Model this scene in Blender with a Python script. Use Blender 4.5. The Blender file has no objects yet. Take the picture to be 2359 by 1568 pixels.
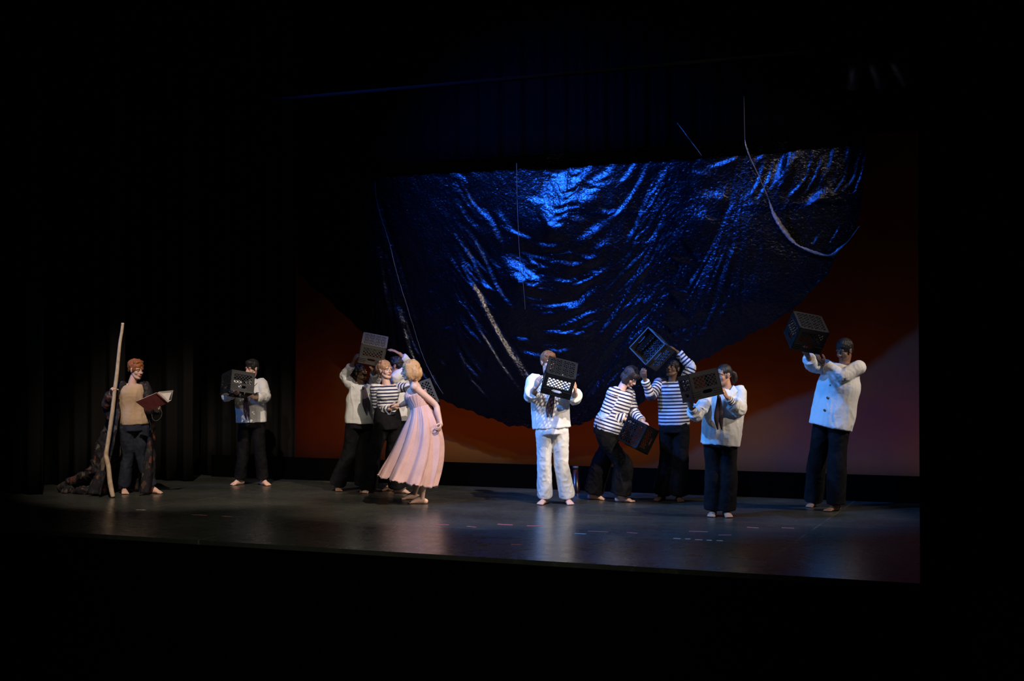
import bpy, bmesh, math, random
import numpy as np
from mathutils import Vector, Matrix
random.seed(4); np.random.seed(4)
SC = bpy.context.scene
COL = SC.collection
def A(*v): return np.array(v, float)

# ------------------------------------------------------------------ camera
FPX = 3050.0
YAW = math.radians(22.3); PIT = math.atan(56 / FPX)
cy, sy, cp, sp = math.cos(YAW), math.sin(YAW), math.cos(PIT), math.sin(PIT)
FWD = A(-sy * cp, cy * cp, sp); RGT = A(cy, sy, 0); UPV = np.cross(RGT, FWD)
CAM = A(0, 0, 1.6)
cd = bpy.data.cameras.new('camera'); cam = bpy.data.objects.new('camera', cd); COL.objects.link(cam)
cd.sensor_width = 36; cd.lens = 36 * FPX / 2359; cd.clip_end = 200
cam.matrix_world = Matrix(((RGT[0], UPV[0], -FWD[0], 0), (RGT[1], UPV[1], -FWD[1], 0), (RGT[2], UPV[2], -FWD[2], 1.6), (0, 0, 0, 1)))
SC.camera = cam
SC.view_settings.view_transform = 'Standard'; SC.view_settings.look = 'None'
SC.view_settings.gamma = 1; SC.view_settings.use_curve_mapping = False
SC.view_settings.exposure = 0.0

def at(x, y, d): return CAM + d * (FWD + (x - 1179.5) / FPX * RGT + (784 - y) / FPX * UPV)
def atY(x, y, Y):                       # the point of the vertical plane Y seen at photo position x, y
    r = at(x, y, 1) - CAM; return CAM + r * (Y / r[1])
def floor_at(x, y):
    r = at(x, y, 1) - CAM; return CAM + r * (-1.6 / r[2])
HR = A(cy, sy, 0); HF = A(sy, -cy, 0); HZ = A(0, 0, 1)

# ------------------------------------------------------------------ light
w = bpy.data.worlds.new('world'); SC.world = w; w.use_nodes = True
w.node_tree.nodes['Background'].inputs[0].default_value = (0.02, 0.02, 0.028, 1)
w.node_tree.nodes['Background'].inputs[1].default_value = 0.06

def spot(name, loc, target, energy, color, deg, blend=.4, size=.12):
    l = bpy.data.lights.new(name, 'SPOT'); l.energy = energy; l.color = color
    l.spot_size = math.radians(deg); l.spot_blend = blend; l.shadow_soft_size = size
    o = bpy.data.objects.new(name, l); COL.objects.link(o); o.location = loc
    o.rotation_euler = (Vector(target) - Vector(loc)).to_track_quat('-Z', 'Y').to_euler()
    return o
def area(name, loc, target, energy, color, sx, szy, spread=180):
    l = bpy.data.lights.new(name, 'AREA'); l.shape = 'RECTANGLE'; l.size = sx; l.size_y = szy
    l.energy = energy; l.color = color; l.spread = math.radians(spread)
    o = bpy.data.objects.new(name, l); COL.objects.link(o); o.location = loc
    o.rotation_euler = (Vector(target) - Vector(loc)).to_track_quat('-Z', 'Y').to_euler()
    return o
WARM = (1.0, .84, .70)
BLUE = (.05, .28, 1.0)
# warm-white side light from the right wing and a lower, wider warm front light from the house right
spot('wing_key_light', (4.2, 11.2, 5.4), (-6.2, 14.2, 1.0), 2000, WARM, 19, .7, .10)
spot('front_warm_centre_light', (.5, 8.2, 8.6), (-6.2, 13.9, .6), 5000, WARM, 24, .6, .08)
spot('front_warm_left_light', (-6.2, 6.8, 8.4), (-9.9, 13.7, .7), 3600, WARM, 23, .6, .08)
spot('front_warm_right_light', (3.6, 13.9, 6.2), (-3.0, 14.3, .9), 1700, WARM, 27, .6, .08)
spot('drape_warm_light', (.8, 6.6, 8.2), (-6.9, 17.0, 2.7), 2600, WARM, 16, .6, .08)
spot('drape_edge_light', (-2.2, 6.8, 8.2), (-3.3, 16.5, 3.9), 1500, WARM, 11, .6, .08)
spot('side_blue_light', (-13.0, 9.6, 4.4), (-4.2, 14.1, .9), 2300, (.05, .30, 1.0), 19, .6, .25)
spot('side_blue_left_light', (-13.0, 9.6, 4.2), (-10.1, 14.0, .9), 320, BLUE, 20, .6, .25)
spot('front_blue_light', (-8.2, 7.0, 8.6), (-4.2, 13.9, .4), 5600, (.05, .30, 1.0), 29, .6, .20)
spot('drape_blue_light', (-8.7, 11.0, 6.8), (-5.8, 16.8, 2.9), 6600, (.012, .13, 1.0), 56, 1., .30)
spot('stage_wash_light', (-5.2, 4.6, 9.0), (-5.4, 12.3, 0), 900, (1.0, 1.0, .82), 44, .7, .3)
# red wash on the cyclorama and a blue strip, both on the floor behind the ground row
area('cyc_red_strip', (-5.6, 16.85, .14), (-5.6, 17.9, .95), 9.5, (1.0, .23, .08), 11, .12, 100)
area('cyc_blue_strip', (-5.5, 17.45, .10), (-5.5, 17.9, .30), 1.0, (.08, .16, 1.0), 11, .10, 120)

# ------------------------------------------------------------------ materials
def mat(name, col, rough=.6, spec=.4, metal=0, bump=None, var=None, sheen=0):
    m = bpy.data.materials.new(name); m.use_nodes = True; nt = m.node_tree; N = nt.nodes; L = nt.links
    b = N['Principled BSDF']; b.inputs['Base Color'].default_value = (*col, 1)
    b.inputs['Roughness'].default_value = rough; b.inputs['Specular IOR Level'].default_value = spec
    b.inputs['Metallic'].default_value = metal
    if sheen: b.inputs['Sheen Weight'].default_value = sheen
    tc = N.new('ShaderNodeTexCoord')
    if bump:
        sc, dist = bump[:2]
        n = N.new('ShaderNodeTexNoise'); n.inputs['Scale'].default_value = sc; n.inputs['Detail'].default_value = 4
        L.new(tc.outputs['Object'], n.inputs['Vector'])
        bp = N.new('ShaderNodeBump'); bp.inputs['Distance'].default_value = dist; bp.inputs['Strength'].default_value = 1
        L.new(n.outputs['Fac'], bp.inputs['Height']); L.new(bp.outputs[0], b.inputs['Normal'])
    if var:
        sc, c2, lo, hi = var
        n = N.new('ShaderNodeTexNoise'); n.inputs['Scale'].default_value = sc; n.inputs['Detail'].default_value = 5
        L.new(tc.outputs['Object'], n.inputs['Vector'])
        r = N.new('ShaderNodeValToRGB'); r.color_ramp.elements[0].position = lo; r.color_ramp.elements[1].position = hi
        r.color_ramp.elements[0].color = (*col, 1); r.color_ramp.elements[1].color = (*c2, 1)
        L.new(n.outputs['Fac'], r.inputs[0]); L.new(r.outputs[0], b.inputs['Base Color'])
    return m
M = {}
M['white_cotton'] = mat('white_cotton', (.74, .72, .69), .8, .2, bump=(60, .002), var=(6, (.66, .64, .60), .35, .75), sheen=.1)
M['white_poplin'] = mat('white_poplin', (.80, .79, .78), .75, .25, bump=(80, .0015), var=(5, (.74, .72, .70), .3, .75))
M['black_wool'] = mat('black_wool', (.007, .0065, .0075), .85, .10, bump=(70, .002), var=(9, (.013, .012, .014), .4, .7))
M['navy_denim'] = mat('navy_denim', (.022, .026, .042), .85, .15, bump=(70, .002), var=(8, (.038, .043, .060), .4, .7))
M['beige_cloth'] = mat('beige_cloth', (.52, .36, .23), .85, .15, bump=(50, .002), var=(5, (.46, .31, .20), .4, .7))
M['pink_linen'] = mat('pink_linen', (.66, .42, .38), .85, .2, bump=(90, .002), var=(7, (.60, .36, .33), .35, .7))
M['tie_cloth'] = mat('tie_cloth', (.045, .028, .040), .7, .3, bump=(60, .002))
M['plastic'] = mat('black_plastic', (.014, .014, .015), .42, .42, bump=(120, .0006))
M['deep_plastic'] = mat('deep_black_plastic', (.003, .003, .0035), .5, .12, bump=(120, .0006))
M['grey_plastic'] = mat('grey_plastic', (.075, .070, .064), .55, .35, bump=(120, .0006))
M['blue_plastic'] = mat('dark_blue_plastic', (.02, .06, .14), .4, .5, bump=(120, .0006))
M['staff_wood'] = mat('peeled_wood', (.55, .42, .29), .65, .3, bump=(25, .004), var=(14, (.40, .28, .18), .4, .7))
M['book_cover'] = mat('book_cover', (.16, .035, .03), .5, .4, bump=(90, .001), var=(20, (.11, .025, .022), .4, .7))
M['paper'] = mat('paper', (.75, .68, .62), .8, .2, bump=(40, .001))
M['black_velvet'] = mat('black_velvet', (.0016, .0014, .0014), 1.0, .0, bump=(30, .003))
M['leg_velvet'] = mat('side_curtain_velvet', (.010, .0092, .0088), 1.0, .0, bump=(30, .003))
M['black_paint'] = mat('black_paint', (.0015, .0015, .0015), 1.0, .0, bump=(40, .001))
M['black_metal'] = mat('black_metal', (.03, .03, .032), .4, .5, bump=(60, .0005))
M['rope'] = mat('pale_cord', (.10, .095, .085), .8, .2, bump=(120, .001))
M['silver'] = mat('silver', (.7, .7, .72), .3, .5, 1, bump=(60, .0005))
M['glass_lens'] = mat('lamp_lens', (.4, .4, .42), .15, .6, bump=(60, .0005))
M['eye'] = mat('eye_white', (.6, .58, .56), .3, .5, bump=(60, .0002))
M['iris'] = mat('iris', (.03, .02, .015), .25, .5, bump=(60, .0002))
M['button'] = mat('button', (.10, .09, .08), .4, .5, bump=(60, .0003))
M['tape_pink'] = mat('tape_pink', (.50, .14, .13), .7, .3, bump=(60, .0003))
M['tape_white'] = mat('tape_white', (.45, .43, .38), .7, .3, bump=(60, .0003))
def skin(name, c, lip): 
    M[name] = mat(name, c, .5, .35, bump=(90, .0006), var=(10, tuple(k * .88 for k in c), .4, .7))
    M[name + '_lip'] = mat(name + '_lip', lip, .4, .4, bump=(90, .0004))
skin('skin_fair', (.66, .40, .30), (.42, .13, .11))
skin('skin_pale', (.70, .44, .34), (.50, .10, .09))
skin('skin_tan', (.45, .24, .15), (.28, .10, .08))
skin('skin_brown', (.24, .125, .075), (.13, .05, .04))
skin('skin_dark', (.15, .080, .050), (.08, .03, .025))
def hairmat(name, c, c2, sc=40):
    m = mat(name, c, .45, .4, var=(sc, c2, .35, .7)); nt = m.node_tree
    n = nt.nodes.new('ShaderNodeTexNoise'); n.inputs['Scale'].default_value = 1; n.inputs['Detail'].default_value = 4
    mp = nt.nodes.new('ShaderNodeMapping'); mp.inputs['Scale'].default_value = (160, 160, 18)
    tc = nt.nodes.new('ShaderNodeTexCoord'); nt.links.new(tc.outputs['Object'], mp.inputs[0]); nt.links.new(mp.outputs[0], n.inputs['Vector'])
    bp = nt.nodes.new('ShaderNodeBump'); bp.inputs['Distance'].default_value = .006
    nt.links.new(n.outputs['Fac'], bp.inputs['Height']); nt.links.new(bp.outputs[0], nt.nodes['Principled BSDF'].inputs['Normal'])
    M[name] = m
hairmat('hair_ginger', (.26, .075, .022), (.40, .14, .04))
hairmat('hair_blond', (.46, .24, .10), (.62, .38, .20))
hairmat('hair_red_blond', (.34, .17, .075), (.48, .27, .13))
hairmat('hair_brown', (.16, .070, .030), (.26, .12, .05))
hairmat('hair_dark', (.030, .018, .012), (.060, .035, .022))
hairmat('hair_black', (.010, .009, .009), (.022, .018, .016))

def stripes_mat():
    m = mat('striped_jersey', (.72, .70, .70), .8, .2, bump=(70, .002), sheen=.1); nt = m.node_tree; N = nt.nodes; L = nt.links
    a = N.new('ShaderNodeAttribute'); a.attribute_name = 'stripe'
    mu = N.new('ShaderNodeMath'); mu.operation = 'MULTIPLY'; mu.inputs[1].default_value = 1 / .040
    fr = N.new('ShaderNodeMath'); fr.operation = 'FRACT'
    r = N.new('ShaderNodeValToRGB'); e = r.color_ramp.elements
    e[0].position = 0; e[0].color = (.022, .026, .075, 1); e[1].position = .45; e[1].color = (.72, .70, .70, 1)
    q = e.new(.41); q.color = (.022, .026, .075, 1)
    q = e.new(.96); q.color = (.72, .70, .70, 1); q = e.new(1.0); q.color = (.022, .026, .075, 1)
    L.new(a.outputs['Fac'], mu.inputs[0]); L.new(mu.outputs[0], fr.inputs[0]); L.new(fr.outputs[0], r.inputs[0])
    L.new(r.outputs[0], N['Principled BSDF'].inputs['Base Color'])
    return m
M['striped'] = stripes_mat()

def coat_mat():
    m = bpy.data.materials.new('patterned_coat_cloth'); m.use_nodes = True; N = m.node_tree.nodes; L = m.node_tree.links
    b = N['Principled BSDF']; b.inputs['Roughness'].default_value = .75; b.inputs['Specular IOR Level'].default_value = .3
    tc = N.new('ShaderNodeTexCoord'); mp = N.new('ShaderNodeMapping'); mp.inputs['Scale'].default_value = (1, 1, .55)
    L.new(tc.outputs['Object'], mp.inputs[0])
    v = N.new('ShaderNodeTexVoronoi'); v.inputs['Scale'].default_value = 27; L.new(mp.outputs[0], v.inputs['Vector'])
    sx = N.new('ShaderNodeSeparateColor'); L.new(v.outputs['Color'], sx.inputs[0])
    r = N.new('ShaderNodeValToRGB'); r.color_ramp.interpolation = 'CONSTANT'; e = r.color_ramp.elements
    e[0].position = 0; e[0].color = (.012, .010, .013, 1); e[1].position = .62; e[1].color = (.035, .03, .024, 1)
    for p_, c in ((.72, (.07, .035, .028)), (.80, (.014, .012, .016)), (.88, (.085, .07, .045)), (.95, (.13, .035, .022))):
        q = e.new(p_); q.color = (*c, 1)
    L.new(sx.outputs[0], r.inputs[0]); L.new(r.outputs[0], b.inputs['Base Color'])
    n = N.new('ShaderNodeTexNoise'); n.inputs['Scale'].default_value = 50; L.new(tc.outputs['Object'], n.inputs['Vector'])
    bp = N.new('ShaderNodeBump'); bp.inputs['Distance'].default_value = .004; L.new(n.outputs['Fac'], bp.inputs['Height']); L.new(bp.outputs[0], b.inputs['Normal'])
    return m
M['coat'] = coat_mat()

def drape_mat():
    m = bpy.data.materials.new('crinkled_black_plastic_sheet'); m.use_nodes = True; N = m.node_tree.nodes; L = m.node_tree.links
    b = N['Principled BSDF']; b.inputs['Base Color'].default_value = (.0015, .0015, .002, 1)
    b.inputs['Roughness'].default_value = .21; b.inputs['Specular IOR Level'].default_value = .7
    tc = N.new('ShaderNodeTexCoord')
    n0 = N.new('ShaderNodeTexNoise'); n0.inputs['Scale'].default_value = 9; n0.inputs['Detail'].default_value = 3
    L.new(tc.outputs['Object'], n0.inputs['Vector'])
    mx = N.new('ShaderNodeVectorMath'); mx.operation = 'MULTIPLY_ADD'; mx.inputs[1].default_value = (.12, .12, .12)
    L.new(n0.outputs['Color'], mx.inputs[0]); L.new(tc.outputs['Object'], mx.inputs[2])
    v = N.new('ShaderNodeTexVoronoi'); v.feature = 'F1'; v.inputs['Scale'].default_value = 24; L.new(mx.outputs[0], v.inputs['Vector'])
    n = N.new('ShaderNodeTexNoise'); n.inputs['Scale'].default_value = 34; n.inputs['Detail'].default_value = 5; n.inputs['Distortion'].default_value = 1.2
    L.new(tc.outputs['Object'], n.inputs['Vector'])
    ad = N.new('ShaderNodeMath'); ad.operation = 'MULTIPLY_ADD'; ad.inputs[1].default_value = .55
    L.new(v.outputs['Distance'], ad.inputs[0]); L.new(n.outputs['Fac'], ad.inputs[2])
    bp = N.new('ShaderNodeBump'); bp.inputs['Distance'].default_value = .0055; bp.inputs['Strength'].default_value = .8
    L.new(ad.outputs[0], bp.inputs['Height']); L.new(bp.outputs[0], b.inputs['Normal'])
    return m
M['drape'] = drape_mat()

def floor_mat():
    m = bpy.data.materials.new('scuffed_black_stage_floor'); m.use_nodes = True; N = m.node_tree.nodes; L = m.node_tree.links
    b = N['Principled BSDF']; b.inputs['Specular IOR Level'].default_value = .45
    tc = N.new('ShaderNodeTexCoord')
    def noise(sc, det, vec=None, dis=0):
        n = N.new('ShaderNodeTexNoise'); n.inputs['Scale'].default_value = sc; n.inputs['Detail'].default_value = det
        n.inputs['Distortion'].default_value = dis; L.new(vec or tc.outputs['Object'], n.inputs['Vector']); return n.outputs['Fac']
    def ramp(f, lo, hi, c0, c1):
        r = N.new('ShaderNodeValToRGB'); r.color_ramp.elements[0].position = lo; r.color_ramp.elements[1].position = hi
        r.color_ramp.elements[0].color = (*c0, 1); r.color_ramp.elements[1].color = (*c1, 1); L.new(f, r.inputs[0]); return r.outputs[0]
    def mix(f, a, c):
        x = N.new('ShaderNodeMix'); x.data_type = 'RGBA'; L.new(f, x.inputs[0]); L.new(a, x.inputs[6])
        if isinstance(c, tuple): x.inputs[7].default_value = (*c, 1)
        else: L.new(c, x.inputs[7])
        return x.outputs[2]
    base = ramp(noise(1.2, 6), .3, .75, (.028, .028, .025), (.056, .059, .050))
    base = mix(ramp(noise(9, 8, dis=.6), .55, .8, (0, 0, 0), (.5, .5, .5)), base, (.07, .072, .062))
    mp = N.new('ShaderNodeMapping'); mp.inputs['Scale'].default_value = (.8, 7, 1); mp.inputs['Rotation'].default_value = (0, 0, .25); L.new(tc.outputs['Object'], mp.inputs[0])
    base = mix(ramp(noise(3.4, 9, mp.outputs[0], 1.5), .62, .72, (0, 0, 0), (.7, .7, .7)), base, (.10, .10, .085))
    mp2 = N.new('ShaderNodeMapping'); mp2.inputs['Scale'].default_value = (1, 1, 1); L.new(tc.outputs['Object'], mp2.inputs[0])
    base = mix(ramp(noise(16, 2, mp2.outputs[0]), .74, .78, (0, 0, 0), (.8, .8, .8)), base, (.17, .16, .14))
    # the joins between the sheets of dance floor
    sx = N.new('ShaderNodeSeparateXYZ'); L.new(tc.outputs['Object'], sx.inputs[0])
    def line(out, c, wdt):
        a = N.new('ShaderNodeMath'); a.operation = 'SUBTRACT'; a.inputs[1].default_value = c; L.new(out, a.inputs[0])
        d = N.new('ShaderNodeMath'); d.operation = 'ABSOLUTE'; L.new(a.outputs[0], d.inputs[0])
        s = N.new('ShaderNodeMath'); s.operation = 'LESS_THAN'; s.inputs[1].default_value = wdt; L.new(d.outputs[0], s.inputs[0])
        k = N.new('ShaderNodeMath'); k.operation = 'MULTIPLY'; L.new(s.outputs[0], k.inputs[0])
        L.new(ramp(noise(2.3, 5), .42, .6, (0, 0, 0), (.8, .8, .8)), k.inputs[1]); return k.outputs[0]
    for o_, c, wd in ((1, 11.87, .012), (0, -2.19, .008), (0, -7.25, .008), (1, 13.4, .006), (0, -9.4, .006)):
        base = mix(line(sx.outputs[o_], c, wd), base, (.13, .125, .105))
    L.new(base, b.inputs['Base Color'])
    rr = N.new('ShaderNodeMapRange'); rr.inputs[3].default_value = .22; rr.inputs[4].default_value = .34
    L.new(noise(5, 5), rr.inputs[0]); L.new(rr.outputs[0], b.inputs['Roughness'])
    bp = N.new('ShaderNodeBump'); bp.inputs['Distance'].default_value = .0009; L.new(noise(26, 6), bp.inputs['Height']); L.new(bp.outputs[0], b.inputs['Normal'])
    return m
M['floor'] = floor_mat()

def cyc_mat():
    m = mat('backcloth_with_painted_light', (.40, .36, .35), .9, .1, bump=(8, .004)); N = m.node_tree.nodes; L = m.node_tree.links
    tc = N.new('ShaderNodeTexCoord'); n = N.new('ShaderNodeTexNoise'); n.inputs['Scale'].default_value = .55; n.inputs['Detail'].default_value = 4
    L.new(tc.outputs['Object'], n.inputs['Vector'])
    r = N.new('ShaderNodeValToRGB'); e = r.color_ramp.elements
    e[0].position = .38; e[0].color = (.20, .085, .008, 1); e[1].position = .66; e[1].color = (.11, .052, .022, 1)  # orange-brown cloth; purplish blotches of blue light are put into its colour
    L.new(n.outputs['Fac'], r.inputs[0]); L.new(r.outputs[0], N['Principled BSDF'].inputs['Base Color'])
    return m
M['cyc'] = cyc_mat()

# ------------------------------------------------------------------ mesh helpers
def link_mesh(name, verts, faces, material, parent=None, base=None, smooth=True, thick=0, attr=None):
    v = np.asarray(verts, float)
    if base is not None: v = v - base
    me = bpy.data.meshes.new(name); me.from_pydata(v.tolist(), [], [tuple(f) for f in faces]); me.update()
    if smooth: me.polygons.foreach_set('use_smooth', [True] * len(me.polygons))
    if attr is not None:
        a = me.attributes.new('stripe', 'FLOAT', 'POINT'); a.data.foreach_set('value', attr)
    o = bpy.data.objects.new(name, me); COL.objects.link(o); me.materials.append(material)
    if parent is not None: o.parent = parent
    elif base is not None: o.location = base
    if thick:
        md = o.modifiers.new('thick', 'SOLIDIFY'); md.thickness = thick; md.offset = 0
    return o
def tag(o, label=None, cat=None, group=None, kind=None):
    for k, v in (('label', label), ('category', cat), ('group', group), ('kind', kind)):
        if v: o[k] = v
    return o
def empty(name, loc, label, cat, group=None):
    o = bpy.data.objects.new(name, None); COL.objects.link(o); o.location = loc; o.empty_display_size = .1
    return tag(o, label, cat, group)

def norm(v): return v / (np.linalg.norm(v) + 1e-12)
def catmull(pts, n):
    P = np.asarray(pts, float); out = []
    for i in range(len(P) - 1):
        p0 = P[max(i - 1, 0)]; p1 = P[i]; p2 = P[i + 1]; p3 = P[min(i + 2, len(P) - 1)]
        for k in range(n):
            t = k / n
            out.append(.5 * ((2 * p1) + (-p0 + p2) * t + (2 * p0 - 5 * p1 + 4 * p2 - p3) * t * t + (-p0 + 3 * p1 - 3 * p2 + p3) * t ** 3))
    out.append(P[-1]); return np.array(out)
class Soup:
    def __init__(s): s.v = []; s.f = []; s.n = 0
    def add(s, v, f):
        s.v.append(np.asarray(v, float)); s.f += [tuple(i + s.n for i in q) for q in f]; s.n += len(v)
    def verts(s): return np.concatenate(s.v)
    def tube(s, pts, rad, hint=None, seg=14, sub=4, cap=True, flat=False, fold=None):
        """pts: centres; rad: r or (ra, rb) with ra along hint; round or flat ends"""
        pts = np.asarray(pts, float); R = np.array([(r, r) if np.isscalar(r) else r for r in rad], float)
        if sub > 1:
            pr = catmull(np.hstack([pts, R]), sub); pts, R = pr[:, :3], np.maximum(pr[:, 3:], 1e-4)
        n = len(pts); T = np.gradient(pts, axis=0)
        if hint is None:
            t0 = norm(T.mean(0)); hint = A(0, 0, 1) if abs(t0[2]) < .8 else A(1, 0, 0)
        if cap and not flat:
            ex_p, ex_r = [], []
            for k in (.95, .8, .5):
                ex_p.append(pts[0] - norm(T[0]) * R[0].min() * k); ex_r.append(R[0] * math.sqrt(1 - k * k))
            ey_p, ey_r = [], []
            for k in (.5, .8, .95):
                ey_p.append(pts[-1] + norm(T[-1]) * R[-1].min() * k); ey_r.append(R[-1] * math.sqrt(1 - k * k))
            pts = np.vstack([ex_p, pts, ey_p]); R = np.vstack([ex_r, R, ey_r]); T = np.vstack([[T[0]] * 3, T, [T[-1]] * 3]); n = len(pts)
        V = []; th = np.arange(seg) * 2 * math.pi / seg
        for i in range(n):
            t = norm(T[i]); a = norm(hint - (hint @ t) * t); b = np.cross(t, a)
            m = 1 if fold is None else fold(i / (n - 1), th)
            V.append(pts[i] + (np.cos(th) * R[i, 0] * m)[:, None] * a + (np.sin(th) * R[i, 1] * m)[:, None] * b)
        F = [(i * seg + j, i * seg + (j + 1) % seg, (i + 1) * seg + (j + 1) % seg, (i + 1) * seg + j) for i in range(n - 1) for j in range(seg)]
        V = np.vstack(V)
        if cap:
            V = np.vstack([V, V[:seg].mean(0), V[(n - 1) * seg:n * seg].mean(0)]); c0, c1 = n * seg, n * seg + 1
            F += [(c0, (j + 1) % seg, j) for j in range(seg)] + [(c1, (n - 1) * seg + j, (n - 1) * seg + (j + 1) % seg) for j in range(seg)]
        s.add(V, F); return s
    def ball(s, c, r, Mx=None, seg=14, rings=9):
        r = A(*r) if not np.isscalar(r) else A(r, r, r); V = [A(0, 0, 1)]; F = []
        for i in range(1, rings):
            ph = math.pi * i / rings
            for j in range(seg):
                th = 2 * math.pi * j / seg; V.append(A(math.sin(ph) * math.cos(th), math.sin(ph) * math.sin(th), math.cos(ph)))
        V.append(A(0, 0, -1)); last = len(V) - 1
        for j in range(seg):
            F.append((0, 1 + j, 1 + (j + 1) % seg)); F.append((last, 1 + (rings - 2) * seg + (j + 1) % seg, 1 + (rings - 2) * seg + j))
        for i in range(rings - 2):
            for j in range(seg): F.append((1 + i * seg + j, 1 + (i + 1) * seg + j, 1 + (i + 1) * seg + (j + 1) % seg, 1 + i * seg + (j + 1) % seg))
        V = np.array(V) * r
        if Mx is not None: V = V @ Mx.T
        s.add(V + c, F); return s
    def box(s, c, ax, ay, az):
        """centre and half-edge vectors"""
        V = [c + i * ax + j * ay + k * az for i in (-1, 1) for j in (-1, 1) for k in (-1, 1)]
        s.add(V, [(0, 1, 3, 2), (4, 6, 7, 5), (0, 4, 5, 1), (2, 3, 7, 6), (0, 2, 6, 4), (1, 5, 7, 3)]); return s
    def bar(s, p, q, wdt, thk, nrm):
        p, q = np.asarray(p, float), np.asarray(q, float); d = q - p
        if np.linalg.norm(d) < 1e-4: return s
        u = norm(d); n_ = norm(nrm); b = np.cross(u, n_)
        return s.box((p + q) / 2, d / 2, b * wdt / 2, n_ * thk / 2)
    def out(s, name, m, parent=None, base=None, smooth=True): return link_mesh(name, s.verts(), s.f, m, parent, base, smooth)

def fuse(s, voxel, smooth=3, dec=1.0):
    me = bpy.data.meshes.new('t'); me.from_pydata(s.verts().tolist(), [], s.f); o = bpy.data.objects.new('t', me); COL.objects.link(o)
    r = o.modifiers.new('r', 'REMESH'); r.mode = 'VOXEL'; r.voxel_size = voxel
    if smooth: q = o.modifiers.new('s', 'SMOOTH'); q.factor = .5; q.iterations = smooth
    if dec < 1: q = o.modifiers.new('d', 'DECIMATE'); q.ratio = dec
    dg = bpy.context.evaluated_depsgraph_get(); m2 = bpy.data.meshes.new_from_object(o.evaluated_get(dg))
    V = np.empty(len(m2.vertices) * 3); m2.vertices.foreach_get('co', V); V = V.reshape(-1, 3)
    N = np.empty(len(m2.vertices) * 3); m2.vertices.foreach_get('normal', N); N = N.reshape(-1, 3)
    bpy.data.objects.remove(o); bpy.data.meshes.remove(me)
    return m2, V, N
rs = np.random.RandomState(7); LAT = rs.rand(32, 32, 32) * 2 - 1
def vnoise(X):
    X = np.asarray(X); I = np.floor(X).astype(int); f = X - I; f = f * f * (3 - 2 * f); r = 0
    for a in (0, 1):
        for b in (0, 1):
            for c in (0, 1):
                r = r + LAT[(I[:, 0] + a) % 32, (I[:, 1] + b) % 32, (I[:, 2] + c) % 32] * (f[:, 0] if a else 1 - f[:, 0]) * (f[:, 1] if b else 1 - f[:, 1]) * (f[:, 2] if c else 1 - f[:, 2])
    return r
def finish(m2, V, name, material, parent, base, attr=None, label=None):
    V = V - base; m2.vertices.foreach_set('co', V.ravel()); m2.name = name
    m2.polygons.foreach_set('use_smooth', [True] * len(m2.polygons)); m2.materials.clear(); m2.materials.append(material)
    if attr is not None: a = m2.attributes.new('stripe', 'FLOAT', 'POINT'); a.data.foreach_set('value', attr)
    m2.update(); o = bpy.data.objects.new(name, m2); COL.objects.link(o); o.parent = parent
    if label: o['label'] = label
    return o
def wrinkle(V, N, amp, sc, stretch=(1, 1, 1), seed=0, ridged=True):
    X = V * np.array(stretch) * sc + seed * 3.7
    X = X + .6 * np.stack([vnoise(X * .7 + 5), vnoise(X * .7 + 11), vnoise(X * .7 + 23)], 1)
    n = vnoise(X)
    if ridged: n = 1 - 2 * np.abs(n) ** .8
    return V + N * (n * amp * (1 if np.isscalar(amp) else 1))[:, None]

# ------------------------------------------------------------------ people
def facing(yaw): t = math.radians(yaw); return HF * math.cos(t) + HR * math.sin(t)
def leftof(yaw): t = math.radians(yaw); return HR * math.cos(t) - HF * math.sin(t)
def vec3(h): return h[0] * HR + h[1] * HF + h[2] * HZ

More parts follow.
